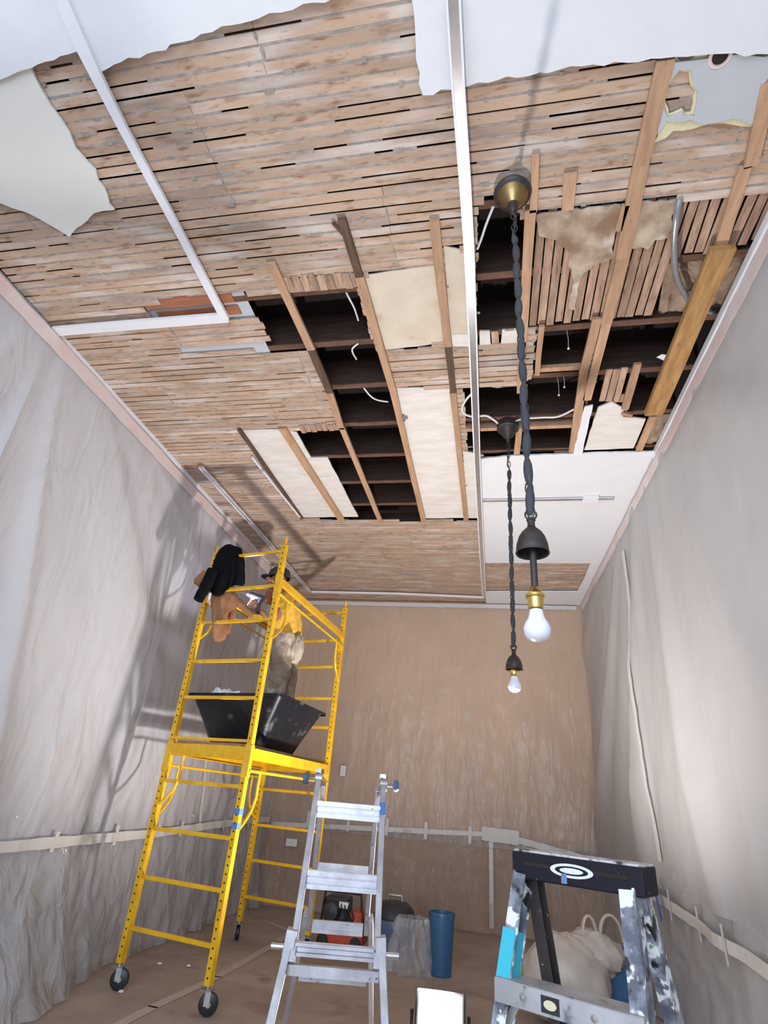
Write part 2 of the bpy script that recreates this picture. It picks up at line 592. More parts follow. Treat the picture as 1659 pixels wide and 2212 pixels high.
cavity = P2([(542, 640), (610, 630), (768, 618), (805, 740), (852, 840), (872, 925), (912, 1125), (775, 1125), (705, 990),
             (670, 992), (637, 935), (737, 928), (705, 845), (668, 757), (600, 762), (562, 690)])
canop = P2([(1033, 455), (1045, 436), (1075, 415), (1112, 430), (1122, 490), (1118, 600), (1112, 700), (1105, 712), (1030, 714)])
canop2 = P2([(1032, 716), (1118, 712), (1120, 740), (1034, 750)])
cavD = P2([(1160, 707), (1300, 688), (1262, 760), (1255, 803), (1150, 815)])
cavE = P2([(1300, 692), (1420, 682), (1440, 560), (1590, 545), (1640, 520), (1700, 520), (1436, 974), (1345, 978), (1250, 980),
           (1262, 900), (1290, 810)])
cavF = P2([(1003, 843), (1045, 842), (1125, 836), (1150, 815), (1270, 800), (1262, 900), (1240, 976), (1040, 990), (1012, 985)])
panR = P2([(1000, 975), (1045, 985), (1045, 1124), (1008, 1124)])
pan1 = P2([(517, 930), (610, 928), (640, 934), (672, 990), (707, 989), (777, 1124), (655, 1121)])
pan2 = P2([(848, 838), (972, 840), (1008, 1124), (912, 1124)])
pan4 = P2([(780, 597), (938, 572), (960, 742), (826, 757)])
pan5 = P2([(958, 532), (1012, 545), (1022, 740), (972, 742)])
ylr = P2([(1150, 462), (1355, 440), (1460, 430), (1659, 412), (1760, 400), (1700, 520), (1630, 520), (1590, 545), (1440, 560), (1420, 682),
          (1300, 692), (1110, 712), (1125, 490)])
slot1 = P2([(303, 658), (400, 645), (512, 631), (545, 640), (560, 686), (480, 692), (330, 690)])
slot2 = P2([(379, 752), (480, 744), (590, 733), (604, 757), (480, 762), (394, 763)])
HOLES = [cavity, canop, canop2, cavD, cavE, cavF, panR, pan1, pan2, pan4, pan5, ylr, slot1, slot2]


def cross(poly, v, axis):
    """intervals of the polygon along a line (axis 0: line y=v gives x intervals)"""
    xs = []
    n = len(poly)
    for i in range(n):
        a, b = poly[i], poly[(i + 1) % n]
        p, q = (a[1], b[1]) if axis == 0 else (a[0], b[0])
        if (p > v) != (q > v):
            t = (v - p) / (q - p)
            u0, u1 = (a[0], b[0]) if axis == 0 else (a[1], b[1])
            xs.append(u0 + t * (u1 - u0))
    xs.sort()
    return [(xs[i], xs[i + 1]) for i in range(0, len(xs) - 1, 2)]


def subtract(iv, cut):
    out = []
    for a, b in iv:
        segs = [(a, b)]
        for c, d in cut:
            ns = []
            for s, e in segs:
                if d <= s or c >= e:
                    ns.append((s, e))
                else:
                    if c > s:
                        ns.append((s, c))
                    if d < e:
                        ns.append((d, e))
            segs = ns
        out += segs
    return out


laths = MB()
keys = MB()
PITCH = 0.0545
NAIL = [XL + 0.05 + k * 0.405 for k in range(12)]     # nailing lines the lath ends fall on
y = 0.2
row = 0
while y < YB - 0.02:
    wdt = PITCH - random.uniform(0.0085, 0.0125)
    yc = y + wdt / 2
    cuts = [iv for h in HOLES for iv in cross(h, yc, 0)]
    free = subtract([(XL, xr(y))], cuts)
    block = int(y / 0.55)
    rr = random.Random(block)
    for a, b in free:
        if b - a < 0.02:
            continue
        # joints: laths change along the same nailing line for about ten rows
        js = [NAIL[(block * 2 + k) % 12] + random.uniform(-.006, .006) for k in (0, 3, 6, 9)]
        js = sorted([j for j in js if a + 0.05 < j < b - 0.05])
        js = [j + random.uniform(-.006, .006) for j in js]
        for j in js:
            if random.random() < .75:
                keys.box(j - random.uniform(.004, .012), j + random.uniform(.004, .012), y, y + wdt, ZC + .0062, ZC + .009)
            if random.random() < .35:
                keys.box(j - random.uniform(.003, .009), j + random.uniform(.003, .009), y + random.uniform(0, .01), y + wdt - random.uniform(0, .02), ZC - .003, ZC + .004)
        pts = [a + random.uniform(-.008, .012)] + js + [b + random.uniform(-.012, .008)]
        for s, e in zip(pts[:-1], pts[1:]):
            if e - s < 0.01:
                continue
            t = random.betavariate(2.2, 2.2)
            sk = random.uniform(-.0015, .0015)
            z = ZC + random.uniform(-.001, .0015)
            o = Vv((s + e) / 2, yc, z + .004)
            laths.frame_box(o, Vv((e - s - .002) / 2, sk, 0), Vv(0, wdt / 2, 0), Vv(0, 0, .004), t)
    # grey plaster left squeezed between the rows, missing in places
    yk = y + wdt - .001
    x = XL
    while x < xr(y):
        solid = random.random() < (0.54 if y < 6.2 else 0.75)
        L = random.uniform(.08, .55) if solid else random.uniform(.05, .38)
        if solid:
            for a, b in subtract([(x, min(x + L, xr(y)))],
                                 [iv for h in HOLES for iv in cross(h, yk + .003, 0)]):
                if b - a > .02:
                    keys.frame_box(Vv((a + b) / 2, y + wdt + (PITCH - wdt) / 2, ZC + .006),
                                   Vv((b - a) / 2, 0, 0), Vv(0, (PITCH - wdt) / 2 + .001, 0), Vv(0, 0, .004 + random.uniform(0, .002)))
                    if random.random() < .5:
                        q = random.uniform(a, b)
                        keys.box(q, q + random.uniform(.01, .05), y + wdt - random.uniform(0, .006), y + PITCH + random.uniform(0, .006), ZC - random.uniform(.001, .005), ZC + .004)
        x += L
    y += PITCH
    row += 1
lo_ = struct(laths.build('ceiling', m_lath))
struct(keys.build('ceiling', m_key))
# boards of the floor above, seen through the openings
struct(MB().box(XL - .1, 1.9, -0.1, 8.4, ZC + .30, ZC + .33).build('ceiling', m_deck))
struct(MB().box(XL - .1, 1.9, YF - .2, -0.1, ZC + .05, ZC + .33).build('ceiling', m_dry))

# joists across the room
jy = [U(760, 745).y, U(780, 838).y, U(800, 920).y, U(800, 988).y, U(820, 1045).y, U(830, 1093).y]
sp = 0.445
yy = jy[0] - sp
js = []
while yy > 0.3:
    js.append(yy)
    yy -= sp
js = js[::-1] + jy
yy = jy[-1] + sp
while yy < 8:
    js.append(yy)
    yy += sp
JL = ['joist crossing between the big dark opening and the second bay',
      'joist crossing below the second dark bay with the bent cable',
      'joist crossing at the near end of the small dark bays',
      'second joist crossing the small dark bays',
      'third joist crossing the small dark bays',
      'farthest joist crossing the small dark bays']
m_jedge = mat('lit_brown_joist_edge', (0.17, 0.085, 0.05), 0.85, var=0.5, scale=9, stretch=(1, 3, 3), bump=0.4)  # worn brown underside, painted lighter for the light it catches
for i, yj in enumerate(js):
    lab = 'shaded old ceiling joist crossing the opened ceiling behind the laths'
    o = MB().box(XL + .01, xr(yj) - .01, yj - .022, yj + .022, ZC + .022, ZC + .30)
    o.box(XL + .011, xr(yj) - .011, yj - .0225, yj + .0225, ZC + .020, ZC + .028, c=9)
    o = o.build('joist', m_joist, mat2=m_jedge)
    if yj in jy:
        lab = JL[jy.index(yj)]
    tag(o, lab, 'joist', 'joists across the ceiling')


def strip(name, p, q, wd, m, label, cat='furring strip', z0=-.028, th=.022, group=None, z=ZC, lift=0):
    a = U(*p, z + z0)
    b = U(*q, z + z0)
    a.z = b.z = ZC + z0 + th / 2 + lift
    mb = MB()
    d = (b - a)
    n = max(2, int(d.length / .25))
    side = Vv(d.y, -d.x, 0).normalized()
    vs = []
    for i in range(n + 1):
        c = a.lerp(b, i / n)
        wl = wd / 2 + random.uniform(-.002, .002)
        wr_ = wd / 2 + random.uniform(-.002, .002)
        for (s_, zz) in ((-wl, -th / 2), (wr_, -th / 2), (wr_, th / 2), (-wl, th / 2)):
            vs.append(c + side * s_ + Vv(0, 0, zz))
    fs = [(0, 1, 2, 3), tuple(n * 4 + k for k in (3, 2, 1, 0))]
    for i in range(n):
        for k in range(4):
            fs.append((i * 4 + k, i * 4 + (k + 1) % 4, (i + 1) * 4 + (k + 1) % 4, (i + 1) * 4 + k))
    mb.add(vs, fs)
    o = mb.build(name, m)
    return tag(o, label, cat, group)


FS = [
    ((585, 570), (672, 757), .055, m_fur, 'brown furring strip along the left edge of the big dark ceiling opening'),
    ((672, 757), (712, 850), .055, m_furd, 'short grey-stained furring strip in line with the left edge of the dark opening'),
    ((712, 850), (737, 928), .055, m_fur, 'short brown furring strip ending above the five small dark bays'),
    ((738, 925), (822, 1128), .05, m_fur, 'furring strip dividing the row of small dark ceiling bays'),
    ((738, 475), (776, 600), .045, m_furd, 'dark furring strip lying over laths ahead of the big opening'),
    ((776, 600), (850, 850), .055, m_fur, 'wide furring strip along the right edge of the big dark opening'),
    ((850, 850), (915, 1127), .05, m_fur, 'furring strip between the small dark bays and the white panel'),
    ((938, 478), (967, 750), .055, m_fur, 'furring strip left of the metal raceway across the cream panel'),
    ((968, 750), (979, 850), .045, m_furd, 'short dark furring strip crossing the narrow lath band'),
    ((979, 850), (1007, 1127), .05, m_fur, 'furring strip on the right edge of the long white panel'),
    ((610, 928), (738, 1126), .07, m_fur, 'furring strip between the two slanting white panels'),
    ((1438, 131), (1385, 358), .07, m_fur, 'furring strip on the left side of the grey painted patch'),
    ((1385, 358), (1345, 560), .075, m_fur, 'furring strip crossing from the grey patch towards the stained plaster'),
    ((1345, 560), (1310, 700), .065, m_fur, 'furring strip between the lengthwise laths and the torn plaster'),
    ((1310, 700), (1268, 865), .06, m_fur, 'furring strip on the left side of the dark right-hand opening'),
    ((1662, 180), (1622, 362), .06, m_fur, 'furring strip by the right wall beside the grey patch'),
    ((1610, 362), (1556, 538), .055, m_fur, 'furring strip running down to the yellow-brown plank'),
    ((1412, 900), (1380, 974), .05, m_fur, 'short furring strip below the yellow-brown plank'),
    ((1352, 445), (1335, 500), .035, m_fur, 'short narrow lath beside the furring strip over stained plaster'),
    ((1290, 690), (1262, 800), .055, m_fur, 'weathered strip at the left of the two openings by the wall'),
    ((1262, 800), (1236, 978), .06, m_fur, 'whitish weathered strip left of the cream scrap panel'),
    ((1232, 378), (1226, 455), .06, m_fur, 'short stub of board nailed over laths right of the brass canopy'),
    ((1158, 338), (1152, 460), .035, m_fur, 'narrow batten right of the brass canopy'),
    ((1146, 455), (1128, 750), .055, m_fur, 'reddish furring strip behind the long lamp chain'),
    ((1128, 740), (1124, 850), .05, m_fur, 'furring strip at the end of the narrow lath band'),
    ((1170, 706), (1160, 812), .035, m_fur, 'thin hanging lath in the dark opening right of the chain'),
    ((1122, 925), (1116, 982), .05, m_fur, 'short block below the cross board with the dark canopy'),
    ((1378, 788), (1350, 885), .05, m_fur, 'loose lath with a broken top in the right-hand opening'),
    ((1345, 895), (1365, 900), .03, m_fur, 'small broken lath end above the cream scrap panel'),
]
for p, q, wd, m, lab in FS:
    strip('furring_strip', p, q, wd, m, lab)
strip('plank', (1563, 540), (1412, 898), .125, m_new, 'wide yellow-brown plank slanting over the right-hand opening', 'plank',
      z0=-.07, th=.04)
a = U(997, 928)
b = U(1252, 903)
o = MB().box(a.x, b.x, a.y - .02, a.y + .02, ZC - .01, ZC + .10).build('cross_board', m_fur)
tag(o, 'pale board set on edge carrying the dark bronze canopy', 'board')
a = U(958, 812)
o = MB().box(U(1160, 812).x, U(1262, 800).x, a.y - .02, a.y + .02, ZC, ZC + .03).build('cross_board', m_fur)
tag(o, 'narrow cross board under the dark opening right of the chain', 'board')

# white and cream boards lying between the strips
def panel(poly, m, label, z=0.004, th=.012, name='ceiling_panel', rag=.004, holes=()):
    o = MB().slab([ragged(poly, rag, .08)] + [ragged(h, rag * 3, .02) for h in holes], ZC + z, ZC + z + th).build(name, m)
    return tag(o, label, 'ceiling panel')


e = .02
panel([(x, min(y_, U(700, 1118).y)) for x, y_ in pan1], m_panel, 'white panel with slanting edges left of the small dark bays')
panel([(x, min(y_, U(960, 1120).y)) for x, y_ in pan2], m_panel, 'long white panel between two furring strips left of the raceway')
panel([(x, min(y_, U(1020, 1120).y)) for x, y_ in panR], m_panel, 'narrow white panel tucked against the metal raceway')
panel(pan4, m_cream, 'cream plaster panel with brown stains right of the big opening')
panel(pan5, m_cream, 'narrow cream panel between furring strip and metal raceway')
panel(P2([(1292, 880), (1322, 868), (1355, 885), (1345, 900), (1395, 905), (1368, 968), (1262, 972)]), m_panel,
      'torn cream plaster scrap in the right-hand opening', z=-.002)
panel(P2([(1262, 872), (1280, 868), (1256, 978), (1236, 978)]), m_white, 'narrow white strip beside the torn cream scrap', z=-.034)
panel(P2([(975, 722), (1010, 722), (1014, 748), (978, 748)]), m_panel, 'small white plaster piece at the end of the narrow cream panel', z=-.002)
panel(P2([(1085, 714), (1118, 712), (1120, 742), (1082, 744)]), m_panel, 'small broken white plaster piece left of the lamp chain', z=.002)
panel(P2([(1036, 716), (1058, 716), (1060, 746), (1036, 748)]), m_panel, 'small broken plaster piece beside the metal raceway', z=.002)

# drywall still up
zd = -.035
dl = ragged(P2([(65, 147), (165, 110)], ZC + zd), .006, .04)[:-1]
W1 = [(XL, YF), (XL, U(0, 190, ZC + zd).y)] + P2([(66, 148), (168, 108), (110, -30)], ZC + zd) + [(U(110, -30, ZC + zd).x, YF)]


def drywall(edge, corners, label, m=m_dry, z=zd, holes=(), th=.013, name='drywall_sheet', amp=.008):
    pts = P2(edge, ZC + z)
    rg = []
    for i in range(len(pts) - 1):
        a = Vector(pts[i])
        b = Vector(pts[i + 1])
        k = max(1, int((b - a).length / .04))
        for j in range(k):
            q = a.lerp(b, j / k)
            rg.append((q.x + random.uniform(-amp, amp), q.y + random.uniform(-amp, amp)))
    rg.append(pts[-1])
    o = MB().slab([rg + corners] + [P2(h, ZC + z) for h in holes], ZC + z, ZC + z + th).build(name, m)
    return tag(o, label, 'drywall')


x110 = U(112, -30, ZC + zd).x
drywall([(112, -30), (165, 110), (66, 147), (-40, 188)], [(XL + .005, U(-40, 188).y), (XL + .005, YF + .01), (x110, YF + .01)],
        'white drywall in the near left corner left of the white batten', z=zd, amp=.003)
drywall([(-60, 165), (65, 148), (110, 235), (155, 290), (165, 320), (205, 370), (245, 455), (205, 462), (150, 510), (125, 498), (60, 460), (0, 440), (-40, 420)],
        [(XL + .005, U(-40, 420).y), (XL + .005, U(-60, 165).y)],
        'curling cream-white plasterboard remnant at the left edge with a torn tip', m_creamw, z=-.02)
drywall([(112, -30), (165, 110), (212, 152), (300, 122), (390, 92), (480, 62), (560, 40), (630, 20), (700, 2), (770, -30)],
        [(U(770, -30).x, YF + .01), (x110, YF + .01)],
        'white drywall above the laths between batten and bare laths', z=-.030)
drywall([(884, -40), (893, 60), (902, 130), (910, 206), (980, 192), (1010, 184), (1120, 165), (1230, 146), (1330, 136), (1430, 128), (1560, 120), (1720, 112)],
        [(xr(1) - .01, U(1720, 112).y), (xr(0) - .01, YF + .01), (U(884, -40).x, YF + .01)],
        'large white drywall area at the near right end of the ceiling', z=-.034)
# the remaining strip of ceiling behind the camera, between the two
o = MB().box(U(770, -30).x, U(884, -40).x, YF + .01, U(820, -60).y, ZC - .02, ZC - .008).build('drywall_sheet', m_dry)
tag(o, 'white drywall strip at the near edge of the bare laths', 'drywall')
# white drywall at the far right with its own opening
brc = (xr(8.1) - .01, YB - .01)
drywall([(1036, 992), (1100, 985), (1240, 980), (1435, 975)], [(xr(4.2) - .005, U(1435, 975).y), brc, (U(1050, 1300).x, YB - .01)],
        'white drywall sheet at the far right with a rectangular cut-out', z=-.028,
        holes=[[(1048, 1216), (1275, 1217), (1262, 1250), (1247, 1278), (1050, 1278)]], amp=.004)
# grey painted patch with torn edges
gp = [(1440, 129), (1560, 122), (1700, 114), (1660, 180), (1640, 285), (1600, 275), (1560, 268), (1530, 270), (1500, 280), (1455, 285), (1440, 300), (1412, 312)]
hp = [(1440, 195), (1452, 175), (1468, 156), (1488, 158), (1492, 185), (1502, 198), (1498, 225), (1492, 246), (1482, 248), (1474, 238), (1462, 244), (1446, 250), (1438, 225)]
o = MB().slab([ragged(P2(gp, ZC - .02), .014, .03), ragged(P2(hp, ZC - .02), .006, .02)], ZC - .012, ZC - .001).build('plaster_edge', m_yell)
tag(o, 'yellowed torn plaster edge around the grey painted patch', 'plaster')
gq = [(1446, 131), (1560, 124), (1690, 118), (1652, 180), (1630, 270), (1600, 258), (1560, 262), (1530, 268), (1500, 262), (1490, 258), (1482, 262), (1440, 262), (1422, 290)]
hq = [(1436, 192), (1450, 170), (1466, 150), (1492, 150), (1498, 180), (1508, 196), (1504, 228), (1500, 252), (1482, 254), (1474, 244), (1462, 250), (1444, 256), (1433, 225)]
hole_c = P2([(1555 + 16 * math.cos(t * .5236), 128 + 9 * math.sin(t * .5236)) for t in range(12)], ZC - .022)
o = MB().slab([ragged(P2(gq, ZC - .022), .008, .03), ragged(P2(hq, ZC - .022), .004, .02)], ZC - .022, ZC - .012).build('plaster_patch', m_greyp)
tag(o, 'grey painted plaster patch with a ragged hole near the right wall', 'plaster')
c = U(1556, 121, ZC - .023)
o = MB().lathe([(.044, -.002), (.044, .001), (.032, .001), (.030, -.002), (.044, -.002)], (c.x, c.y, ZC - .0225)).build('ring_trim', m_pink)
t_ring = tag(o, 'round hole with pink rim in the grey patch', 'ceiling hole')
MB().lathe([(.033, -.002), (.033, .001), (0, .001)], (c.x, c.y, ZC - .0235)).build('recess', m_hole, o)
# stained plaster scraps over the lengthwise laths
for poly, lab in (
    ([(1158, 466), (1230, 455), (1300, 448), (1345, 445), (1328, 510), (1322, 560), (1295, 570), (1262, 590), (1248, 625), (1244, 672), (1228, 668),
      (1240, 610), (1235, 585), (1228, 575), (1226, 540), (1200, 520), (1180, 515), (1165, 512)],
     'large torn scrap of brown-stained plaster with a long tail over the lengthwise laths'),
    ([(1372, 440), (1460, 432), (1452, 480), (1445, 514), (1415, 520), (1400, 540), (1385, 535), (1362, 540)],
     'brown-stained plaster scrap right of the furring strip')):
    o = MB().slab([ragged(P2(poly, ZC - .01), .008, .03)], ZC - .006, ZC + .004).build('plaster_scrap', m_stain)
    tag(o, lab, 'plaster')


# laths nailed lengthwise
def ylaths(region, x0, x1, pitch, label, group, wd=.043, z=.012):
    x = x0
    while x < x1:
        xc = x + pitch / 2
        for a, b in cross(region, xc, 1):
            if b - a < .04:
                continue
            a += random.uniform(-.01, .015)
            b += random.uniform(-.02, .008)
            w_ = wd + random.uniform(-.003, .004)
            sk = random.uniform(-.004, .004)
            mb = MB()
            mb.frame_box(Vv(xc, (a + b) / 2, ZC + z + .004), Vv(w_ / 2, 0, 0), Vv(sk, (b - a) / 2, 0), Vv(0, 0, .004))
            o = mb.build('lath', m_lathy)
            tag(o, label, 'lath', group)
        x += pitch


ylaths(ylr, U(1150, 600).x, xr(2.2), .0525, 'grey-brown lath nailed lengthwise to the joists near the right wall', 'lengthwise laths near the right wall')
ylaths(P2([(1306, 806), (1366, 794), (1345, 875), (1288, 872)]), U(1300, 840).x, U(1375, 800).x, .05,
       'short weathered lath in the block above the cream scrap', 'short laths above the cream scrap')
ylaths(P2([(612, 596), (768, 588), (775, 618), (625, 630)]), U(615, 610).x, U(775, 600).x, .052,
       'short lath stub hanging at the near edge of the big opening', 'lath stubs at the big opening', z=-.010)
ylaths(P2([(640, 916), (738, 914), (738, 928), (650, 934)]), U(635, 925).x, U(738, 925).x, .05,
       'short lath stub above the small dark bays', 'lath stubs above the small bays', z=-.010)
ylaths(P2([(1062, 716), (1080, 716), (1080, 742), (1062, 744)]), U(1062, 730).x, U(1080, 730).x, .045,
       'short lath left of the lamp chain', 'short laths left of the chain', z=.002)
# boards showing in the slots at the left
for (p, q, wd, lab) in (((310, 663), (500, 642), .085, 'orange-brown board inside the long slot by the white batten'),
                        ((345, 690), (515, 668), .07, 'second orange-brown board lower in the slot by the white batten')):
    a = U(*p)
    b = U(*q)
    o = MB().box(a.x, b.x, (a.y + b.y) / 2 - wd / 2, (a.y + b.y) / 2 + wd / 2, ZC + .010, ZC + .02).build('backing_board', m_orange)
    tag(o, lab, 'board')
s2a, s2b = U(380, 757), U(575, 748)
o = MB().box(s2a.x, s2b.x, s2a.y - .08, s2a.y + .16, ZC + .014, ZC + .021).build('backing_board', m_greyp)
tag(o, 'grey board showing in the long narrow slot left of the opening', 'board')
s2a, s2b = U(303, 657), U(528, 642)
o = MB().box(s2a.x - .05, s2b.x, s2a.y - .12, s2a.y + .22, ZC + .0205, ZC + .0215).build('backing_board', m_greyp)
tag(o, 'grey board behind the orange-brown boards in the slot', 'board')

# battens and raceways
def poly_strip(name, pts, wd, z0, th, m, label, cat, lip=0, m2=None):
    P = [U(x, y_, ZC + z0) for x, y_ in pts]
    t = None
    mb = MB()
    vs = []
    for i, q in enumerate(P):
        t1 = (P[i] - P[i - 1]).normalized() if i else (P[1] - P[0]).normalized()
        t2 = (P[i + 1] - P[i]).normalized() if i < len(P) - 1 else t1
        tt = (t1 + t2).normalized()
        nn = Vv(tt.y, -tt.x, 0) * wd / 2
        for s_, zz in ((-1, 0), (1, 0), (1, th), (-1, th)):
            vs.append(Vv(q.x, q.y, ZC + z0 + zz) + nn * s_)
    fs = [(0, 1, 2, 3), tuple((len(P) - 1) * 4 + k for k in (3, 2, 1, 0))]
    for i in range(len(P) - 1):
        for k in range(4):
            fs.append((i * 4 + k, i * 4 + (k + 1) % 4, (i + 1) * 4 + (k + 1) % 4, (i + 1) * 4 + k))
    mb.add(vs, fs)
    o = mb.build(name, m)
    tag(o, label, cat)
    if lip:
        for s_ in (-1, 1):
            lb = MB()
            for a, b in zip(P[:-1], P[1:]):
                a = a.copy()
                b = b.copy()
                sd = Vv((b - a).y, -(b - a).x, 0).normalized() * (wd / 2 - .005) * s_
                a.z = b.z = ZC + z0 - lip / 2
                lb.beam(a + sd, b + sd, .009, lip)
            lb.build('lip', m2 or m, o)
    return o


tag(MB().slab([P2([(100, -40), (165, 110), (222, 218), (256, 282), (374, 496), (478, 694), (494, 690), (390, 494), (273, 276), (240, 208), (213, 152), (128, -40)], ZC - .052)],
              ZC - .052, ZC - .03).build('batten', m_white),
    'white painted batten running lengthwise at the left of the ceiling', 'batten')
poly_strip('batten', [(490, 688), (300, 703), (118, 718)], .07, -.05, .022, m_white,
           'white painted batten running crosswise to the left wall', 'batten')
poly_strip('metal_raceway', [(978, -20), (990, 190), (1005, 400), (1014, 550), (1022, 750), (1031, 1000), (1040, 1180), (1046, 1288)],
           .058, -.075, .022, m_alu, 'long bright metal raceway running lengthwise down the middle of the ceiling', 'raceway', .010, m_white)
poly_strip('metal_raceway', [(434, 1010), (560, 1150), (672, 1280)], .05, -.05, .02, m_alu,
           'metal raceway slanting towards the far left corner of the ceiling', 'raceway', .006, m_white)
poly_strip('metal_raceway', [(672, 1280), (860, 1284), (1045, 1292)], .05, -.05, .02, m_white,
           'pale raceway crosswise near the far end of the ceiling', 'raceway')
rc = poly_strip('metal_raceway', [(1042, 1083), (1327, 1078)], .035, -.05, .015, m_alu,
                'thin raceway crosswise on the white drywall with a small box', 'raceway')
c = U(1275, 1079, ZC - .05)
MB().box(c.x - .07, c.x + .07, c.y - .055, c.y + .055, ZC - .058, ZC - .03).build('box', m_white, rc)
t_ = MB()
for a, b in zip([(122, 720), (300, 915), (480, 1120), (545, 1180), (642, 1286)][:-1], [(300, 915), (480, 1120), (545, 1180), (642, 1286)]):
    p, q = U(*a), U(*b)
    t_.box(XL + .002, XL + .03, p.y, q.y, ZC - .05, ZC - .001)
struct(t_.build('trim_2', m_white))
t_ = MB()
t_.beam((xr(1.2) - .02, 1.2, ZC - .025), (xr(4.2) - .02, 4.2, ZC - .025), .04, .05)
struct(t_.build('trim_3', m_white))
# narrow loose lath stack along the slanting white panel
strip('furring_strip', (516, 930), (652, 1122), .03, m_furd, 'thin dark strip along the left edge of the slanting white panel')
strip('furring_strip', (545, 990), (648, 1118), .018, m_white, 'thin whitish strip on the dark left edge of the slanting panel', z0=-.034)

# ------------------------------------------------------------------ cables and conduit above
def cable(pts, r, m, label, name='cable', cat='cable', n=8):
    P = [Vector(p) for p in pts]
    # smooth
    out = []
    for i in range(len(P) - 1):
        p0 = P[max(i - 1, 0)]
        p1 = P[i]
        p2 = P[i + 1]
        p3 = P[min(i + 2, len(P) - 1)]
        for k in range(8):
            t = k / 8
            out.append(0.5 * ((2 * p1) + (-p0 + p2) * t + (2 * p0 - 5 * p1 + 4 * p2 - p3) * t * t + (-p0 + 3 * p1 - 3 * p2 + p3) * t ** 3))
    out.append(P[-1])
    o = MB().tube(out, r, n).build(name, m)
    return tag(o, label, cat)


def cz(pts, z=0.0):
    return [U(x, y_, ZC + z) for x, y_ in pts]


cable(cz([(1066, 445), (1050, 485), (1040, 515), (1031, 538)], .02), .007, m_wire, 'short white cable curling out beside the brass canopy')
cable([U(742, 618, ZC + .05), U(752, 640, ZC + .02), U(765, 665, ZC + .03), U(774, 692, ZC + .06)], .006, m_wire,
      'white cable hanging in the big dark opening')
cable([U(774, 742, ZC + .02), U(762, 752, ZC + .0), U(762, 762, ZC), U(770, 776, ZC + .04)], .006, m_wire,
      'short bent white cable in the second dark bay')
cable([U(786, 838, ZC + .024), U(800, 855, ZC), U(815, 864, ZC), U(838, 868, ZC + .02)], .006, m_wire,
      'curved white cable in the third dark bay')
cable(cz([(1025, 845), (1008, 862), (998, 882), (1005, 895), (1025, 900), (1050, 898), (1068, 908), (1076, 915)], .005), .009, m_wire,
      'white cable looping from the raceway to the dark canopy')
cable(cz([(1108, 912), (1130, 905), (1170, 902), (1205, 900), (1240, 884)], .0), .007, m_wire,
      'white cable running right from the dark canopy')
c1 = cable([U(1468, 430, ZC), U(1461, 470, ZC - .04), U(1456, 530, ZC - .05), U(1460, 590, ZC - .03), U(1474, 625, ZC - .01), U(1492, 652, ZC),
            U(1520, 668, ZC + .03), U(1545, 680, ZC + .04), U(1558, 692, ZC + .05)], .017, m_flex,
           'grey flexible metal conduit curving behind the yellow-brown plank', 'flexible_conduit', 'conduit', 10)


# strings and odds and ends hanging in the dark bays
for i, (px, py, ln, lab) in enumerate((((1224), 712, .16, 'thin string with a knot hanging in the dark opening right of the chain'),
                                       (1204, 815, .16, 'thin string hanging in the far right-hand bay, nearer the chain'),
                                       (1217, 812, .10, 'short pale string hanging beside a longer one in the far right-hand bay'))):
    p = U(px, py, ZC + .03)
    hs_ = MB().tube([p, p + Vv(.004, .0, -ln * .5), p + Vv(0, .003, -ln)], .0015, 5)
    hs_.lathe([(0, -.008), (.007, -.004), (.007, .004), (0, .008)], p + Vv(0, .003, -ln), 8)
    tag(hs_.build('string', m_wire), lab, 'string')
strip('furring_strip', (718, 482), (746, 512), .018, m_furd, 'thin dark splinter beside the dark strip ahead of the big opening', z0=-.02, th=.008)
p = U(873, 901, ZC)
mb = MB().box(p.x - .03, p.x + .03, p.y - .012, p.y + .012, ZC - .012, ZC + .003)
mb.box(p.x - .008, p.x + .008, p.y - .03, p.y + .03, ZC - .022, ZC - .010)
tag(mb.build('bracket', m_steel), 'small metal bracket on the long white panel', 'bracket')


def lumpy(name, mpts, thick, m, label, cat, z, amp=.03, sc_=9):
    poly = P2(mpts, ZC + z)
    cx = sum(p[0] for p in poly) / len(poly)
    cy = sum(p[1] for p in poly) / len(poly)
    mb = MB()
    rings = 10
    n = 48
    per = []
    L = len(poly)
    for j in range(n):
        t = j / n * L
        i = int(t)
        a = Vector(poly[i % L])
        b = Vector(poly[(i + 1) % L])
        per.append(a.lerp(b, t - i))
    vs = []
    for r in range(rings + 1):
        f = r / rings
        for j in range(n):
            q = Vector((cx, cy)).lerp(per[j], math.sin(f * math.pi / 2))
            h = thick * math.cos(f * math.pi / 2)
            d = noise.noise(Vv(q.x * sc_, q.y * sc_, 3)) * amp + abs(noise.noise(Vv(q.x * sc_ * 2, q.y * sc_ * .7, 8))) * amp
            vs.append(Vv(q.x, q.y, ZC + z - h + d * (1 - f)))
    fs = [(r * n + j, r * n + (j + 1) % n, (r + 1) * n + (j + 1) % n, (r + 1) * n + j) for r in range(rings) for j in range(n)]
    mb.add(vs, fs)
    mb.smooth = True
    return tag(mb.build(name, m), label, cat)


lumpy('insulation_batt', [(1440, 560), (1500, 548), (1600, 540), (1618, 560), (1600, 620), (1560, 672), (1480, 672), (1420, 680)], .03, m_insul,
      'crumpled kraft paper insulation bulging from the opening behind the conduit', 'insulation', .07, .12, 9)
lumpy('insulation_batt', [(1400, 900), (1470, 890), (1440, 968), (1385, 972)], .03, m_insul,
      'crumpled kraft insulation at the corner beside the right wall below the plank', 'insulation', .06, .05, 8)
o = lumpy('paper_scrap', [(1418, 772), (1430, 765), (1452, 768), (1446, 785), (1432, 778)], .01, m_white,
          'small white scrap caught in the right-hand opening', 'scrap', .02, .01)


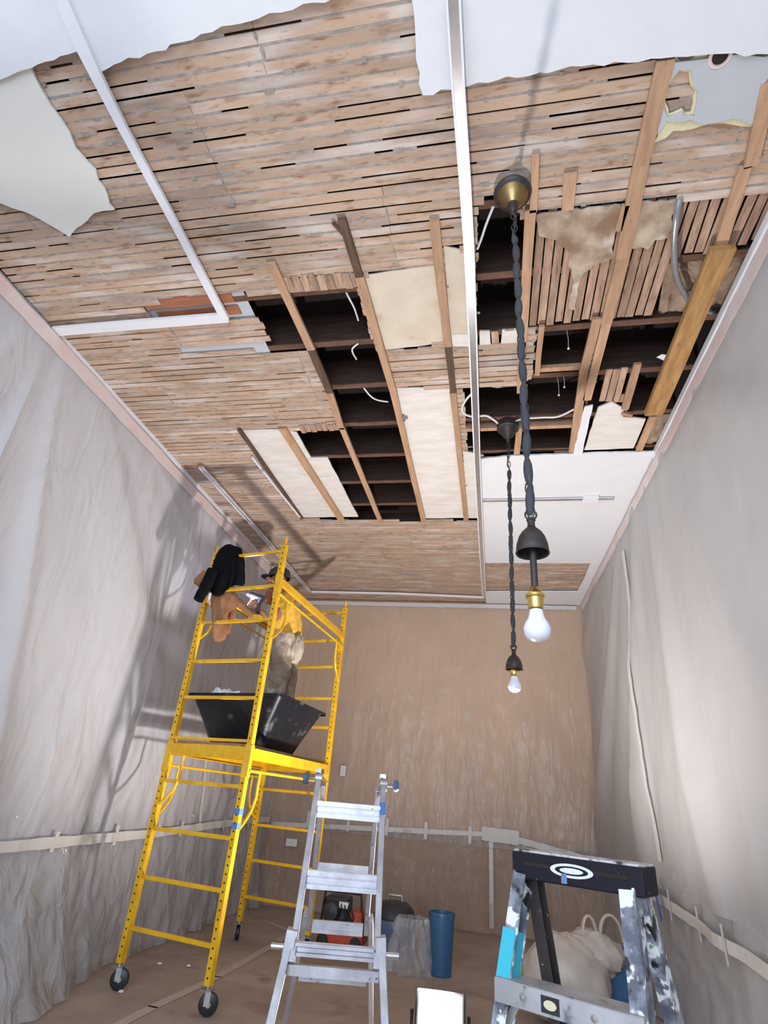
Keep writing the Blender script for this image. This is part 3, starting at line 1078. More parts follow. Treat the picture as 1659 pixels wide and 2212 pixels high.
# ------------------------------------------------------------------ plastic sheets on the walls
def fbm(x, y_, z_=0.0, o=3):
    s, a = 0, 1
    for i in range(o):
        s += a * noise.noise(Vv(x, y_, z_ + i * 7))
        x *= 2.1
        y_ *= 2.1
        a *= .5
    return s


def left_off(y_, z):
    # folds fan out from the point where the crosswise batten meets the wall
    d = math.atan2(y_ - 2.36, 4.6 - z)
    fan = math.exp(-((y_ - 2.9) / 2.0) ** 2)
    k = max(0, (ZC - z)) / 4
    rid = math.cos(d * 9.5 + 1.1 * math.sin(d * 5) + .25 * fbm(d * 3, z * .3)) ** 2
    k *= .35 + .65 * min(1, max(0, (z - .86) / .7))
    o = .03 + .12 * k * rid ** 7 * (0.25 + fan) + .035 * k * (0.5 + .5 * math.sin(d * 26 + 1.5 * math.sin(d * 9))) * (0.4 + fan)
    o += .03 * k * fbm(y_ * 2.3, z * .35, 1)
    o += .035 * min(1, max(0, (2.3 - z) * .7)) * abs(fbm(y_ * 5, z * 2.2, 5, 4))
    return max(.012, o)


def sheet(fn, nu, nv, m, name, label):
    o = MB().grid(fn, nu, nv).build(name, m, fixn=False)
    return tag(o, label, 'plastic sheet')


Y0 = -1.2
sheet(lambda u, v: Vv(XL + left_off(Y0 + u * (YB - .05 - Y0), .86 + v * (ZC - .09 - .86)) + .012,
                      Y0 + u * (YB - .05 - Y0), .86 + v * (ZC - .09 - .86)), 260, 110, m_fil, 'plastic_sheet',
      'milky plastic sheet hanging over the upper left wall in fanned folds')


def low_left(u, v):
    y_ = Y0 + u * (YB - .06 - Y0)
    z = .99 * v
    off = .03 + .05 * abs(fbm(y_ * 3, z * 2, 2))
    bul = (1 - v) ** 1.6
    off += bul * (.10 + .10 * max(0, fbm(y_ * 1.2, 0, 9)) + (.25 if y_ < 3.9 else .25 * math.exp(-((y_ - 3.9) / .45) ** 2)))
    off += .03 * math.sin(y_ * 14 + 3 * fbm(y_, z, 4)) * (1 - v) * .6
    return Vv(XL + max(.015, off), y_, z + .012 + .02 * abs(fbm(y_ * 4, 1)) * (v < .02))


sheet(low_left, 300, 46, m_fill, 'plastic_sheet', 'shinier clear plastic sheet puddling on the floor along the lower left wall')


def back_off(x, z):
    d = math.atan2(x + .9, 5.2 - z)
    return .03 + .03 * (ZC - z) / 4 * (.5 + .5 * math.sin(d * 30)) + .018 * abs(fbm(x * 3, z * .6, 3)) + .008 * fbm(x * 7, z * 5, 2)


XB1 = xr(8.1) - .03
sheet(lambda u, v: Vv(XL + .06 + u * (XB1 - XL - .06), YB - .012 - back_off(XL + u * 4.3, .86 + v * 3.06), .86 + v * (ZC - .05 - .86)),
      180, 100, m_fib, 'plastic_sheet', 'clear plastic sheet over the tan upper back wall')


def low_back(u, v):
    x = XL + .1 + u * (XB1 - XL - .1)
    z = .99 * v
    return Vv(x, YB - .045 - .05 * abs(fbm(x * 3, z * 3, 6)) - (1 - v) ** 2 * (.12 + .1 * abs(fbm(x * 2, 1, 1))), z + .012)


sheet(low_back, 200, 46, m_fibl, 'plastic_sheet', 'wrinkled clear plastic sheet over the lower back wall above the floor')


def right_off(y_, z):
    d = math.atan2(y_ - 4.6, 5.0 - z)
    k = max(0, ZC - z) / 4
    rid = math.cos(d * 8 + .5 + .3 * fbm(d * 3, z * .3)) ** 2
    k *= .3 + .7 * min(1, max(0, (z - .82) / .7))
    return .03 + .17 * k * rid ** 5 + .04 * k * (.5 + .5 * math.sin(d * 23 + 1)) ** 2 + .03 * k * fbm(y_ * 1.5, z * .4, 11) + .006 * fbm(y_ * 4, z * 3)


sheet(lambda u, v: Vv(xr(Y0 + u * (YB - .06 - Y0)) - max(.012, right_off(Y0 + u * (YB - .06 - Y0), .82 + v * 3.12)),
                      Y0 + u * (YB - .06 - Y0), .82 + v * (ZC - .03 - .82)), 240, 100, m_fir, 'plastic_sheet',
      'milky plastic sheet with long slanting folds on the upper right wall')
sheet(lambda u, v: Vv(xr(Y0 + u * (YB - .08 - Y0)) - .02 - .04 * abs(fbm(u * 22, v * 2, 4)) - (1 - v) ** 2 * .12,
                      Y0 + u * (YB - .08 - Y0), .012 + v * .95), 200, 40, m_fir, 'plastic_sheet',
      'milky plastic sheet along the lower right wall below the tape line')


def wall_tape(fn, n, wd, m, label, name='tape_strip', vertical=False, parent=None):
    """fn(t) -> (point, outward normal); the strip is wd wide"""
    mb = MB()
    vs = []
    for i in range(n + 1):
        p, nn, al = fn(i / n)
        s_ = nn.cross(al).normalized() * wd / 2 * (1 + random.uniform(-.08, .08))
        vs += [p - s_, p + s_, p + s_ - nn * .002, p - s_ - nn * .002]
    fs = []
    for i in range(n):
        for k in range(4):
            fs.append((i * 4 + k, i * 4 + (k + 1) % 4, (i + 1) * 4 + (k + 1) % 4, (i + 1) * 4 + k))
    fs += [(0, 1, 2, 3), tuple(n * 4 + k for k in (3, 2, 1, 0))]
    mb.add(vs, fs)
    o = mb.build(name, m, parent)
    if not parent:
        tag(o, label, 'tape')
    return o


def tape_left(y_a, z_a, y_b, z_b, wd, label, m=m_tape, parent=None, extra=.012):
    def fn(t):
        y_ = y_a + (y_b - y_a) * t
        z = z_a + (z_b - z_a) * t + .01 * math.sin(t * 9)
        return (Vv(XL + left_off(y_, max(z, .87)) + extra + .012, y_, z), Vv(1, 0, 0), Vv(0, y_b - y_a, z_b - z_a).normalized())
    return wall_tape(fn, 60, wd, m, label, parent=parent)


tl = tape_left(1.5, .80, 8.0, .93, .065, 'white tape line along the left wall joining the two sheets', extra=.035)
for yt, w_ in ((3.9, .15), (4.6, .17), (5.2, .12), (5.6, .15), (6.6, .15), (7.3, .14)):
    zc_ = .80 + .13 * (yt - 1.5) / 6.5
    tape_left(yt, zc_ - w_ / 2.6, yt + .01, zc_ + w_ / 2.6, .035, '', m_tape, parent=tl, extra=.040)
q1, q2 = UX(445, 1600, XL + .06), UX(428, 1795, XL + .06)
tape_left(q1.y, q1.z + .25, q2.y, q2.z, .05, 'white tape running up the left wall behind the scaffold legs')
tape_left(.8, ZC - .13, 8.0, ZC - .13, .11, 'pink tape sealing the top edge of the left plastic sheet', m_pink, extra=.012)


def tape_back(x_a, z_a, x_b, z_b, wd, label, m=m_tape, parent=None, extra=.014):
    def fn(t):
        x = x_a + (x_b - x_a) * t
        z = z_a + (z_b - z_a) * t
        yb = YB - .012 - back_off(x, max(z, .87)) - extra - (.05 if z < .86 else 0)
        return (Vv(x, yb, z), Vv(0, -1, 0), Vv(x_b - x_a, 0, z_b - z_a).normalized())
    return wall_tape(fn, 50, wd, m, label, parent=parent)


tb = tape_back(-2.9, .88, -.04, 1.0, .055, 'white tape line across the back wall left of the taped patch')
for xt in (-2.4, -1.86, -1.35, -.85, -.3):
    tape_back(xt, .88, xt + .005, 1.07, .04, '', m_tape, parent=tb, extra=.02)
tape_back(.1, 1.0, 1.2, .82, .07, 'white tape line on the back wall running down to the right corner', extra=.018)
tape_back(-.15, 1.005, .3, .99, .15, 'thick patch of overlapping white tape on the back wall', extra=.022)
tape_back(-.04, .93, -.04, .06, .05, 'vertical white tape below the taped patch on the back wall')
tape_back(-2.9, ZC - .08, 1.2, ZC - .08, .06, 'pale tape along the top of the back wall', m_walll)


def tape_right(y_a, z_a, y_b, z_b, wd, label, m=m_tape, parent=None, extra=.006):
    def fn(t):
        y_ = y_a + (y_b - y_a) * t
        z = z_a + (z_b - z_a) * t
        return (Vv(xr(y_) - right_off(y_, max(z, .83)) - extra - (.03 if z < .9 else 0), y_, z), Vv(-1, 0, 0),
                Vv(0, y_b - y_a, z_b - z_a).normalized())
    return wall_tape(fn, 60, wd, m, label, parent=parent)


r1, r2 = UX(1343, 1190, xr(5.6) - .05), UX(1411, 1860, xr(6) - .09)
tape_right(r1.y, r1.z, r2.y, r2.z, .10, 'long vertical tape down the right wall from the ceiling', extra=.010)
r3 = UX(1659, 2060, xr(4) - .06)
trh = tape_right(7.9, .86, 2.6, .62, .07, 'tape line along the right wall running down towards the viewer')
for yt in (4.2, 4.7, 5.3, 6.9):
    zc_ = .86 - .24 * (7.9 - yt) / 5.3
    tape_right(yt, zc_ - .09, yt + .01, zc_ + .1, .03, '', m_tape, parent=trh, extra=.012)
r4, r5 = UX(1412, 1905, xr(6) - .1), UX(1430, 1990, xr(6) - .1)
tape_right(r4.y, r4.z, r5.y, r5.z, .07, 'strip of blue tape on the right wall above the step ladder', m_blue, extra=.05)
tape_right(.8, ZC - .115, 8.0, ZC - .115, .10, 'pink tape sealing the top edge of the right plastic sheet', m_pink, extra=.004)

# plates on the back wall
for (px, py, w_, h_, lab) in ((741, 1665, .075, .13, 'small white switch plate on the back wall right of the scaffold'),
                              (630, 1820, .15, .085, 'white outlet plate low on the back wall behind the scaffold')):
    p = UY(px, py, YB - .09)
    o = MB().box(p.x - w_ / 2, p.x + w_ / 2, YB - .1, YB - .085, p.z - h_ / 2, p.z + h_ / 2).build('wall_plate', m_plate, bevel=.003)
    tag(o, lab, 'wall plate')
    MB().box(p.x - .012, p.x + .012, YB - .105, YB - .1, p.z - .02, p.z + .02).build('switch', m_plate, o)


# tape lines and debris on the floor
def floor_tape(pts, wd, label):
    P = [U(x, y_, .004) for x, y_ in pts]
    mb = MB()
    for a, b in zip(P[:-1], P[1:]):
        d = (b - a).normalized() * .01
        mb.beam(Vv(a.x, a.y, .0035) - d, Vv(b.x, b.y, .0035) + d, wd, .003)
    tag(mb.build('floor_tape', m_tapef), label, 'tape')


floor_tape([(225, 2230), (330, 2175), (470, 2110), (600, 2035), (625, 2015)], .07, 'pale tape line on the brown floor paper beside the scaffold')
floor_tape([(625, 2010), (575, 1990)], .05, 'short pale tape line on the floor near the back wall')
for i, (px, py) in enumerate(((345, 2080), (262, 2140), (240, 2030), (408, 2085))):
    p = U(px, py, .01)
    mb = MB()
    mb.lathe([(0, 0), (.02, .002), (.017, .009), (.007, .013), (0, .014)], (p.x, p.y, .002), 6)
    mb.smooth = False
    tag(mb.build('plaster_crumb', m_panel), 'small white crumb of plaster on the floor near the front casters', 'debris', 'plaster crumbs on the floor')


# ------------------------------------------------------------------ scaffold
FR = Vv(-1.783, 4.24, 0)
FL = Vv(-2.52, 4.417, 0)
BL = Vv(-2.387, 6.15, 0)
BR = Vv(-1.65, 5.97, 0)
sf = thing('scaffold', ((FR + FL + BL + BR) / 4), 'tall yellow rolling scaffold standing by the left wall', 'scaffold')


def post(P, z0, z1, face):
    """square tube with punched holes on one face"""
    mb = MB()
    ax = (FL - FR).normalized()
    ay = Vv(-ax.y, ax.x, 0)
    mb.frame_box(Vv(P.x, P.y, (z0 + z1) / 2), ax * .021, ay * .021, Vv(0, 0, (z1 - z0) / 2))
    hb = mb
    z = z0 + .04
    sgn = -1
    while z < z1 - .02:
        hb.lathe([(0, 0), (.0065, 0), (.0065, .0015), (0, .0015)], Vv(P.x, P.y, z) + face * .0212, 8, face, c=9)
        z += .0505
    return mb.build('post', m_yel, sf, mat2=m_hole)


def stub(P, z0, z1):
    MB().tube([(P.x, P.y, z0), (P.x, P.y, z1)], .013, 10).build('coupling_pin', m_fur if False else m_yel, sf)


def caster(P, ang):
    e_ = MB()
    e_.box(P.x - .035, P.x + .035, P.y - .035, P.y + .035, .128, .134)
    e_.tube([(P.x, P.y, .13), (P.x, P.y, .16)], .012)
    d = Vv(math.cos(ang), math.sin(ang), 0)
    s_ = Vv(-d.y, d.x, 0)
    off = d * .02
    for k in (-1, 1):
        e_.frame_box(Vv(P.x, P.y, .095) + s_ * .026 * k + off * .5, d * .018, s_ * .0025, Vv(0, 0, .04))
    fk = e_.build('caster_fork', m_steel, sf)
    wh = MB()
    c_ = Vv(P.x, P.y, .062) + off
    wh.lathe([(0, -.018), (.050, -.018), (.0605, -.012), (.0605, .012), (.050, .018), (0, .018)], c_, 24, s_)
    w_ = wh.build('wheel', m_wheel, fk)
    OFF[w_.name] = gloc(sf)
    hb = MB().lathe([(0, -.024), (.016, -.024), (.016, .024), (0, .024)], c_, 12, s_)
    hb.build('hub', m_steel, fk)


# children of children keep the scaffold's origin
_gl = gloc


RZ = [.347, .647, .952, 1.277, 1.897, 2.19, 2.525, 2.82, 3.14]
axd = (FL - FR).normalized()
ayd = Vv(-axd.y, axd.x, 0)
if ayd.y > 0:
    ayd = -ayd            # towards the viewer
for P_, nm in ((FR, 'f'), (FL, 'f'), (BL, 'b'), (BR, 'b')):
    post(P_, .15, 1.66, ayd)
    post(P_, 1.66, 3.19, ayd)
    stub(P_, 3.17, 3.27)
    caster(P_, {'f': 0.3, 'b': 2.0}[nm])
for A, B in ((FR, FL), (BR, BL)):
    for z in RZ:
        a = Vv(A.x, A.y, z)
        b = Vv(B.x, B.y, z)
        MB().beam(a, b, .026, .026).build('rung', m_yel, sf, bevel=.003)
# curved gussets under the deck and under the guard rail
def gusset(P_, dirv, z_top, reach=.20, drop=.38):
    pts = []
    for t in (0, .15, .5, .75, 1):
        pass
    a = Vv(P_.x, P_.y, 0)
    pts = [a + dirv * reach + Vv(0, 0, z_top), a + dirv * reach + Vv(0, 0, z_top - drop * .45), a + dirv * (reach * .8) + Vv(0, 0, z_top - drop * .68),
           a + dirv * (reach * .35) + Vv(0, 0, z_top - drop * .88), a + Vv(0, 0, z_top - drop)]
    MB().tube(pts, .012, 8).build('brace', m_yel, sf)


sd = (BL - FL).normalized()
for A, B, inw in ((FR, BR, axd), (FL, BL, -axd)):
    for zr, hh in ((1.50, .075), (2.86, .05)):
        a = Vv(A.x, A.y, zr) - inw * .026
        b = Vv(B.x, B.y, zr) - inw * .026
        mb = MB()
        mb.beam(a, b, .006, hh)
        mb.beam(a + Vv(0, 0, hh / 2) + inw * .015, b + Vv(0, 0, hh / 2) + inw * .015, .036, .005)
        mb.beam(a - Vv(0, 0, hh / 2) + inw * .015, b - Vv(0, 0, hh / 2) + inw * .015, .036, .005)
        mb.build('side_rail', m_yel, sf)
        MB().tube([a - Vv(0, 0, .115), b - Vv(0, 0, .115)], .011, 8).build('lower_rod', m_yel, sf)
        for A2, s_ in ((A, 1), (B, -1)):
            gusset(A2 - inw * .02, sd * s_, zr - .115)
            MB().beam(Vv(A2.x, A2.y, zr - .16), Vv(A2.x, A2.y, zr + .06), .055, .055, up=(0, 1, 0)).build('sleeve', m_yel, sf, bevel=.004)
# end beams at deck height and gussets on the front and back faces
for A, B in ((FR, FL), (BR, BL)):
    mb = MB()
    mb.beam(Vv(A.x, A.y, 1.50), Vv(B.x, B.y, 1.50), .03, .09)
    mb.build('end_beam', m_yel, sf, bevel=.003)
    MB().beam(Vv(A.x, A.y, 1.585), Vv(B.x, B.y, 1.585), .05, .02).build('deck_lip', m_yel, sf)
gusset(FL + ayd * .01, -axd, 1.46, .16, .36)
dk = MB()
c0 = (FR + FL + BL + BR) / 4
dk.frame_box(Vv(c0.x, c0.y, 1.56), (FR - FL) / 2 * .90, (BL - FL) / 2 * .97, Vv(0, 0, .009))
dk.build('deck', mat('worn_plywood', (0.36, 0.24, 0.13), .7, var=.3, stretch=(1, 6, 1)), sf)
for zz, h_ in ((1.03, .02), (1.12, .02)):
    MB().frame_box(Vv(FR.x, FR.y, zz + .0), axd * .0225, ayd * .0225, Vv(0, 0, h_)).build('blue_tape_band', m_blue, sf)
lb_ = MB().frame_box(Vv(FR.x, FR.y, 1.45) - axd * .0218, ayd * .014, axd * .0006, Vv(0, 0, .09)).build('warning_label', m_red, sf)
lb_['label'] = 'orange and white warning label'

# ------------------------------------------------------------------ mixing tub on the deck
tc_ = Vv(-2.13, 5.14, 1.571)
tub = MB()
ex, ey = axd * -1, sd
def rect(hx, hy, z, r=.06, n=5):
    out = []
    for (sx, sy, a0) in ((1, 1, 0), (-1, 1, 90), (-1, -1, 180), (1, -1, 270)):
        for k in range(n + 1):
            a = math.radians(a0 + 90 * k / n)
            out.append(tc_ + ex * (sx * (hx - r) + r * math.cos(a)) + ey * (sy * (hy - r) + r * math.sin(a)) + Vv(0, 0, z))
    return out
prof = [(.27, .36, 0), (.27, .36, .0), (.36, .45, .20), (.47, .52, .395), (.50, .55, .40), (.50, .55, .385), (.505, .555, .385), (.505, .555, .408),
        (.46, .51, .408), (.35, .44, .20), (.26, .35, .015)]
rings = [rect(*p) for p in prof]
n_ = len(rings[0])
vs = [v for r in rings for v in r]
fs = [tuple(range(n_))[::-1], tuple((len(rings) - 1) * n_ + j for j in range(n_))]
for i in range(len(rings) - 1):
    for j in range(n_):
        fs.append((i * n_ + j, i * n_ + (j + 1) % n_, (i + 1) * n_ + (j + 1) % n_, (i + 1) * n_ + j))
tub.add(vs, fs)
tub.smooth = True
tag(tub.build('mixing_tub', m_tub), 'large black plastic tub resting on the scaffold deck', 'tub')


def blob(centre, rx, ry, rz, m, name, label, cat, amp=.25, sc_=3, n=24, parent=None, flat_bottom=True, seed=0):
    mb = MB()
    vs = []
    for i in range(n + 1):
        th = math.pi * i / n
        for j in range(n * 2):
            ph = math.pi * j / n
            d = Vv(math.sin(th) * math.cos(ph), math.sin(th) * math.sin(ph), math.cos(th))
            k = 1 + amp * (fbm(d.x * sc_ + seed, d.y * sc_, d.z * sc_) + .5 * abs(fbm(d.x * sc_ * 2, d.y * sc_ * 2, seed)))
            p = Vv(d.x * rx, d.y * ry, d.z * rz) * k
            if flat_bottom and p.z < -rz * .8:
                p.z = -rz * .8
            vs.append(Vector(centre) + p)
    m_ = n * 2
    fs = [(i * m_ + j, i * m_ + (j + 1) % m_, (i + 1) * m_ + (j + 1) % m_, (i + 1) * m_ + j) for i in range(n) for j in range(m_)]
    mb.add(vs, fs)
    mb.smooth = True
    o = mb.build(name, m, parent)
    if parent is None:
        tag(o, label, cat)
    return o


p = UD(488, 1500, 5.45)
blob(Vv(p.x, p.y, 1.955), .14, .10, .085, m_white, 'white_rag', 'crumpled white rag showing over the rim of the black tub', 'rag', .4)

# ------------------------------------------------------------------ worker
Dp = 5.72
feet = Vv(-2.06, 5.36, 1.60)
wk = thing('person', feet, 'person in cap and yellow shirt standing on the scaffold holding a drill', 'person')


def skinned(name, verts, edges, m, roots=(0,), sub=2, parent=wk):
    org = gloc(parent) if parent else Vv(0, 0, 0)
    me = bpy.data.meshes.new(name)
    bm = bmesh.new()
    lay = bm.verts.layers.skin.verify()
    bv = []
    for i, v in enumerate(verts):
        b = bm.verts.new(v[0] - org)
        b[lay].radius = (v[1], v[1])
        b[lay].use_root = i in roots
        bv.append(b)
    for a, b in edges:
        bm.edges.new((bv[a], bv[b]))
    bm.to_mesh(me)
    bm.free()
    me.materials.append(m)
    o = bpy.data.objects.new(name, me)
    col.objects.link(o)
    o.parent = parent
    OFF[o.name] = org
    mo = o.modifiers.new('skin', 'SKIN')
    mo.use_smooth_shade = True
    s = o.modifiers.new('sub', 'SUBSURF')
    s.levels = s.render_levels = sub
    return o


def J(px, py, D=Dp):
    return UD(px, py, D)


pel = J(614, 1398)
spi = J(616, 1352)
che = J(612, 1308)
nck = J(607, 1282)
hd0 = J(603, 1268, Dp)
hd1 = J(602, 1254, Dp)
hd2 = J(603, 1242, Dp)
sN = J(622, 1302, Dp - .2)          # shoulder nearer to the viewer
sF = J(600, 1296, Dp + .18)
eN = J(584, 1343, Dp - .25)
hN = J(560, 1318, Dp - .28)
eF = J(578, 1298, Dp + .0)
hF = J(584, 1270, Dp - .12)
kN = J(606, 1452, Dp - .18)
kF = J(622, 1455, Dp + .12)
aN = Vv(feet.x - .02, feet.y - .14, feet.z + .09)
aF = Vv(feet.x + .06, feet.y + .14, feet.z + .09)
toN = Vv(aN.x - .16, aN.y, feet.z + .035)
toF = Vv(aF.x - .16, aF.y, feet.z + .035)
hpN = pel + Vv(0, -.10, -.04)
hpF = pel + Vv(0, .10, -.04)
V = [(pel, .12), (spi, .12), (che, .13), (nck, .058), (hd0, .070), (hd1, .095), (hd2, .088),
     (sN, .062), (eN, .045), (hN, .030), (sF, .062), (eF, .045), (hF, .030),
     (hpN, .09), (kN, .062), (aN, .042), (toN, .038), (hpF, .09), (kF, .062), (aF, .042), (toF, .038)]
E_ = [(0, 1), (1, 2), (2, 3), (3, 4), (4, 5), (5, 6), (2, 7), (7, 8), (8, 9), (2, 10), (10, 11), (11, 12),
      (0, 13), (13, 14), (14, 15), (15, 16), (0, 17), (17, 18), (18, 19), (19, 20)]
# nose, chin, ears
fwd = Vv(-1, -.15, 0).normalized()
sdv = Vv(.15, -1, 0).normalized()
roots = [0]


def chain(pts, rs):
    k = len(V)
    for p, r in zip(pts, rs):
        V.append((p, r))
    for i in range(len(pts) - 1):
        E_.append((k + i, k + i + 1))
    roots.append(k)


chain([hd0 + fwd * .075 + Vv(0, 0, .035), hd0 + fwd * .105 + Vv(0, 0, .02)], [.016, .014])
chain([hd0 + fwd * .04 + Vv(0, 0, -.035), hd0 + fwd * .075 + Vv(0, 0, -.03)], [.035, .024])
chain([hd1 + sdv * .085 + Vv(0, 0, .01), hd1 + sdv * .092 + Vv(0, 0, -.03)], [.012, .009])
chain([hd1 - sdv * .085 + Vv(0, 0, .01), hd1 - sdv * .092 + Vv(0, 0, -.03)], [.012, .009])
# hands: palm plus five bent fingers each
for (h_, frm, curl) in ((hN, eN, Vv(.3, -.6, -.75)), (hF, eF, Vv(-.6, -.6, -.5))):
    d = (h_ - frm).normalized()
    c_ = curl.normalized()
    s_ = d.cross(c_).normalized()
    c_ = s_.cross(d).normalized()
    palm = h_ + d * .05
    chain([h_, palm + d * .02], [.028, .032])
    for k, ln in enumerate((.8, .95, 1.0, .9)):
        b_ = palm + d * .03 + s_ * (-.030 + .02 * k)
        chain([b_, b_ + d * .03 * ln + c_ * .008, b_ + d * .045 * ln + c_ * .035, b_ + d * .03 * ln + c_ * .055],
              [.0100, .0095, .009, .008])
    b_ = h_ + d * .015 - s_ * .028
    chain([b_, b_ + d * .03 - s_ * .02 + c_ * .01, b_ + d * .055 - s_ * .012 + c_ * .028], [.012, .011, .009])
cloud = bpy.data.textures.new('cloth_folds', 'CLOUDS')
cloud.noise_scale = .11
cloud.noise_depth = 2


def rumple(o, st=.05):
    d = o.modifiers.new('folds', 'DISPLACE')
    d.texture = cloud
    d.texture_coords = 'LOCAL'
    d.mid_level = .45
    d.strength = st
    return o


body = skinned('body', V, E_, m_skin, roots)
# clothes
tsh = [(J(618, 1386), .15), (J(617, 1368), .178), (spi, .182), (che, .172), (nck + Vv(0, 0, -.02), .075),
       (sN, .088), (sN.lerp(eN, .6), .078), (sF, .088), (sF.lerp(eF, .6), .075)]
rumple(skinned('shirt', tsh, [(0, 1), (1, 2), (2, 3), (3, 4), (3, 5), (5, 6), (3, 7), (7, 8)], m_shirt, sub=4), .055)
wlo = pel + Vv(0, 0, .17)
rumple(skinned('trousers', [(wlo, .145), (hpN, .135), (kN, .098), (aN + Vv(0, 0, .03), .078), (hpF, .135), (kF, .105), (aF + Vv(0, 0, .03), .078)],
        [(0, 1), (1, 2), (2, 3), (0, 4), (4, 5), (5, 6)], m_pants, sub=4), .05)
skinned('belt', [(pel + Vv(.0, -.02, .10), .158), (pel + Vv(0, -.02, .05), .160)], [(0, 1)], m_dark, sub=1)
skinned('boot', [(aN + Vv(0, 0, .06), .06), (aN, .06), (toN, .05)], [(0, 1), (1, 2)], m_dark)
skinned('boot', [(aF + Vv(0, 0, .06), .06), (aF, .06), (toF, .05)], [(0, 1), (1, 2)], m_dark)
# tool pouch at the hip
pc = J(640, 1402, 5.62)
blob(pc, .075, .07, .14, m_pouch, 'tool_pouch', '', '', .15, parent=wk, flat_bottom=False)
blob(pc + Vv(-.15, -.04, -.03), .06, .05, .10, m_pouch, 'tool_pouch', '', '', .15, parent=wk, flat_bottom=False)
# cap
cp = MB()
vs = []
hc = hd1 + Vv(0, 0, .030)
cp.lathe([(.118, -.005), (.118, .03), (.105, .07), (.07, .105), (.02, .12), (0, .12)], hc, 24)
capo = cp.build('cap', m_dark, wk)
br = MB()
br.slab([[(hc.x + fwd.x * a + sdv.x * b, hc.y + fwd.y * a + sdv.y * b) for a, b in
          ((.09, -.085), (.15, -.08), (.185, -.045), (.195, 0), (.185, .045), (.15, .08), (.09, .085))]], hc.z - .004, hc.z + .004)
br.build('cap_peak', m_dark, wk)
# drill
dc = hN + (hN - eN).normalized() * .06
dr = thing('drill', dc, 'cordless drill with a lit lamp held by the person on the scaffold', 'drill')
dd = Vv(-.95, .1, .28).normalized()
MB().tube([dc + Vv(.07, 0, .07), dc + Vv(.07, 0, .07) + dd * .16], .032, 14).build('motor_housing', m_ydevice, dr)
MB().tube([dc + Vv(.03, 0, -.10), dc + Vv(.045, 0, .05)], .020, 10).build('handle', m_ydevice, dr)
MB().box(dc.x - .03, dc.x + .085, dc.y - .035, dc.y + .035, dc.z - .15, dc.z - .095).build('battery', m_yel, dr, bevel=.006)
MB().lathe([(.024, 0), (.02, .035), (.008, .05), (.004, .05), (.004, .13), (0, .135)], dc + Vv(.07, 0, .07) + dd * .16, 14, dd).build('chuck', m_steel, dr)
lp = dc + Vv(.07, 0, .03) + dd * .11 + Vv(0, -.03, 0)
MB().lathe([(0, -.014), (.012, -.009), (.017, 0), (.012, .009), (0, .014)], lp, 12).build('lamp', m_ledb, dr)
light('drill_light', 'POINT', lp + Vv(-.05, -.05, 0), 4, (.7, .75, 1), .02)

# ------------------------------------------------------------------ coats on the scaffold end
def coat(name, outline, D, thick, m, label, sleeves):
    """a hanging garment: front and back follow the outline, full in the middle"""
    pts = [UD(x, y_, D) for x, y_ in outline]
    cen = sum(pts, Vv(0, 0, 0)) / len(pts)
    view = (cen - Vv(0, 0, CAMZ)).normalized()
    mb = MB()
    n = 56
    L = len(pts)
    per = []
    for j in range(n):
        t = j / n * L
        i = int(t)
        f = t - i
        p0, p1, p2, p3 = pts[(i - 1) % L], pts[i % L], pts[(i + 1) % L], pts[(i + 2) % L]
        per.append(0.5 * ((2 * p1) + (-p0 + p2) * f + (2 * p0 - 5 * p1 + 4 * p2 - p3) * f * f + (-p0 + 3 * p1 - 3 * p2 + p3) * f ** 3))
    R = 8
    for side in (-1, 1):
        vs = []
        for r in range(R + 1):
            f = r / R
            for j in range(n):
                q = cen.lerp(per[j], math.sin(f * math.pi / 2))
                h = thick * (math.cos(f * math.pi / 2) ** .6) * (1 + .35 * noise.noise(q * 7))
                fold = .02 * math.sin(q.x * 38 + q.z * 5) * (1 - f)
                vs.append(q + view * side * (h + fold * .5))
        mb.add(vs, [(r * n + j, r * n + (j + 1) % n, (r + 1) * n + (j + 1) % n, (r + 1) * n + j) for r in range(R) for j in range(n)])
    mb.smooth = True
    root = thing(name, cen, label, 'jacket')
    rumple(mb.build('coat_body', m, root), .035)
    for sp_, r_ in sleeves:
        P = [UD(*q) for q in sp_]
        out = []
        rr_ = []
        for i in range(len(P) - 1):
            for k in range(6):
                out.append(P[i].lerp(P[i + 1], k / 6) + Vv(0, 0, .006 * math.sin(k * 2)))
                rr_.append(r_[i] + (r_[i + 1] - r_[i]) * k / 6)
        out.append(P[-1])
        rr_.append(r_[-1])
        MB().tube(out, rr_, 14).build('sleeve', m, root)
    return root


coat('jacket', [(485, 1178), (510, 1180), (523, 1188), (528, 1215), (527, 1262), (500, 1266), (480, 1284), (462, 1284), (448, 1262), (452, 1245), (465, 1205)],
     4.92, .055, m_coat, 'black jacket draped over the top of the scaffold end',
     [([(460, 1235, 4.85), (447, 1262, 4.82), (428, 1296, 4.80)], [.055, .05, .042])])
coat('jacket', [(462, 1268), (500, 1262), (512, 1285), (508, 1312), (495, 1320), (490, 1350), (488, 1378), (475, 1385), (460, 1378), (457, 1330)],
     5.0, .05, m_tan, 'brown work jacket hanging under the black jacket on the scaffold',
     [([(500, 1290, 5.0), (522, 1308, 4.98), (546, 1330, 4.96)], [.045, .035, .022]),
      ([(505, 1285, 5.1), (500, 1330, 5.1), (488, 1368, 5.1)], [.04, .035, .03]),
      ([(445, 1240, 5.0), (430, 1255, 5.0), (425, 1262, 5.0)], [.04, .045, .03])])

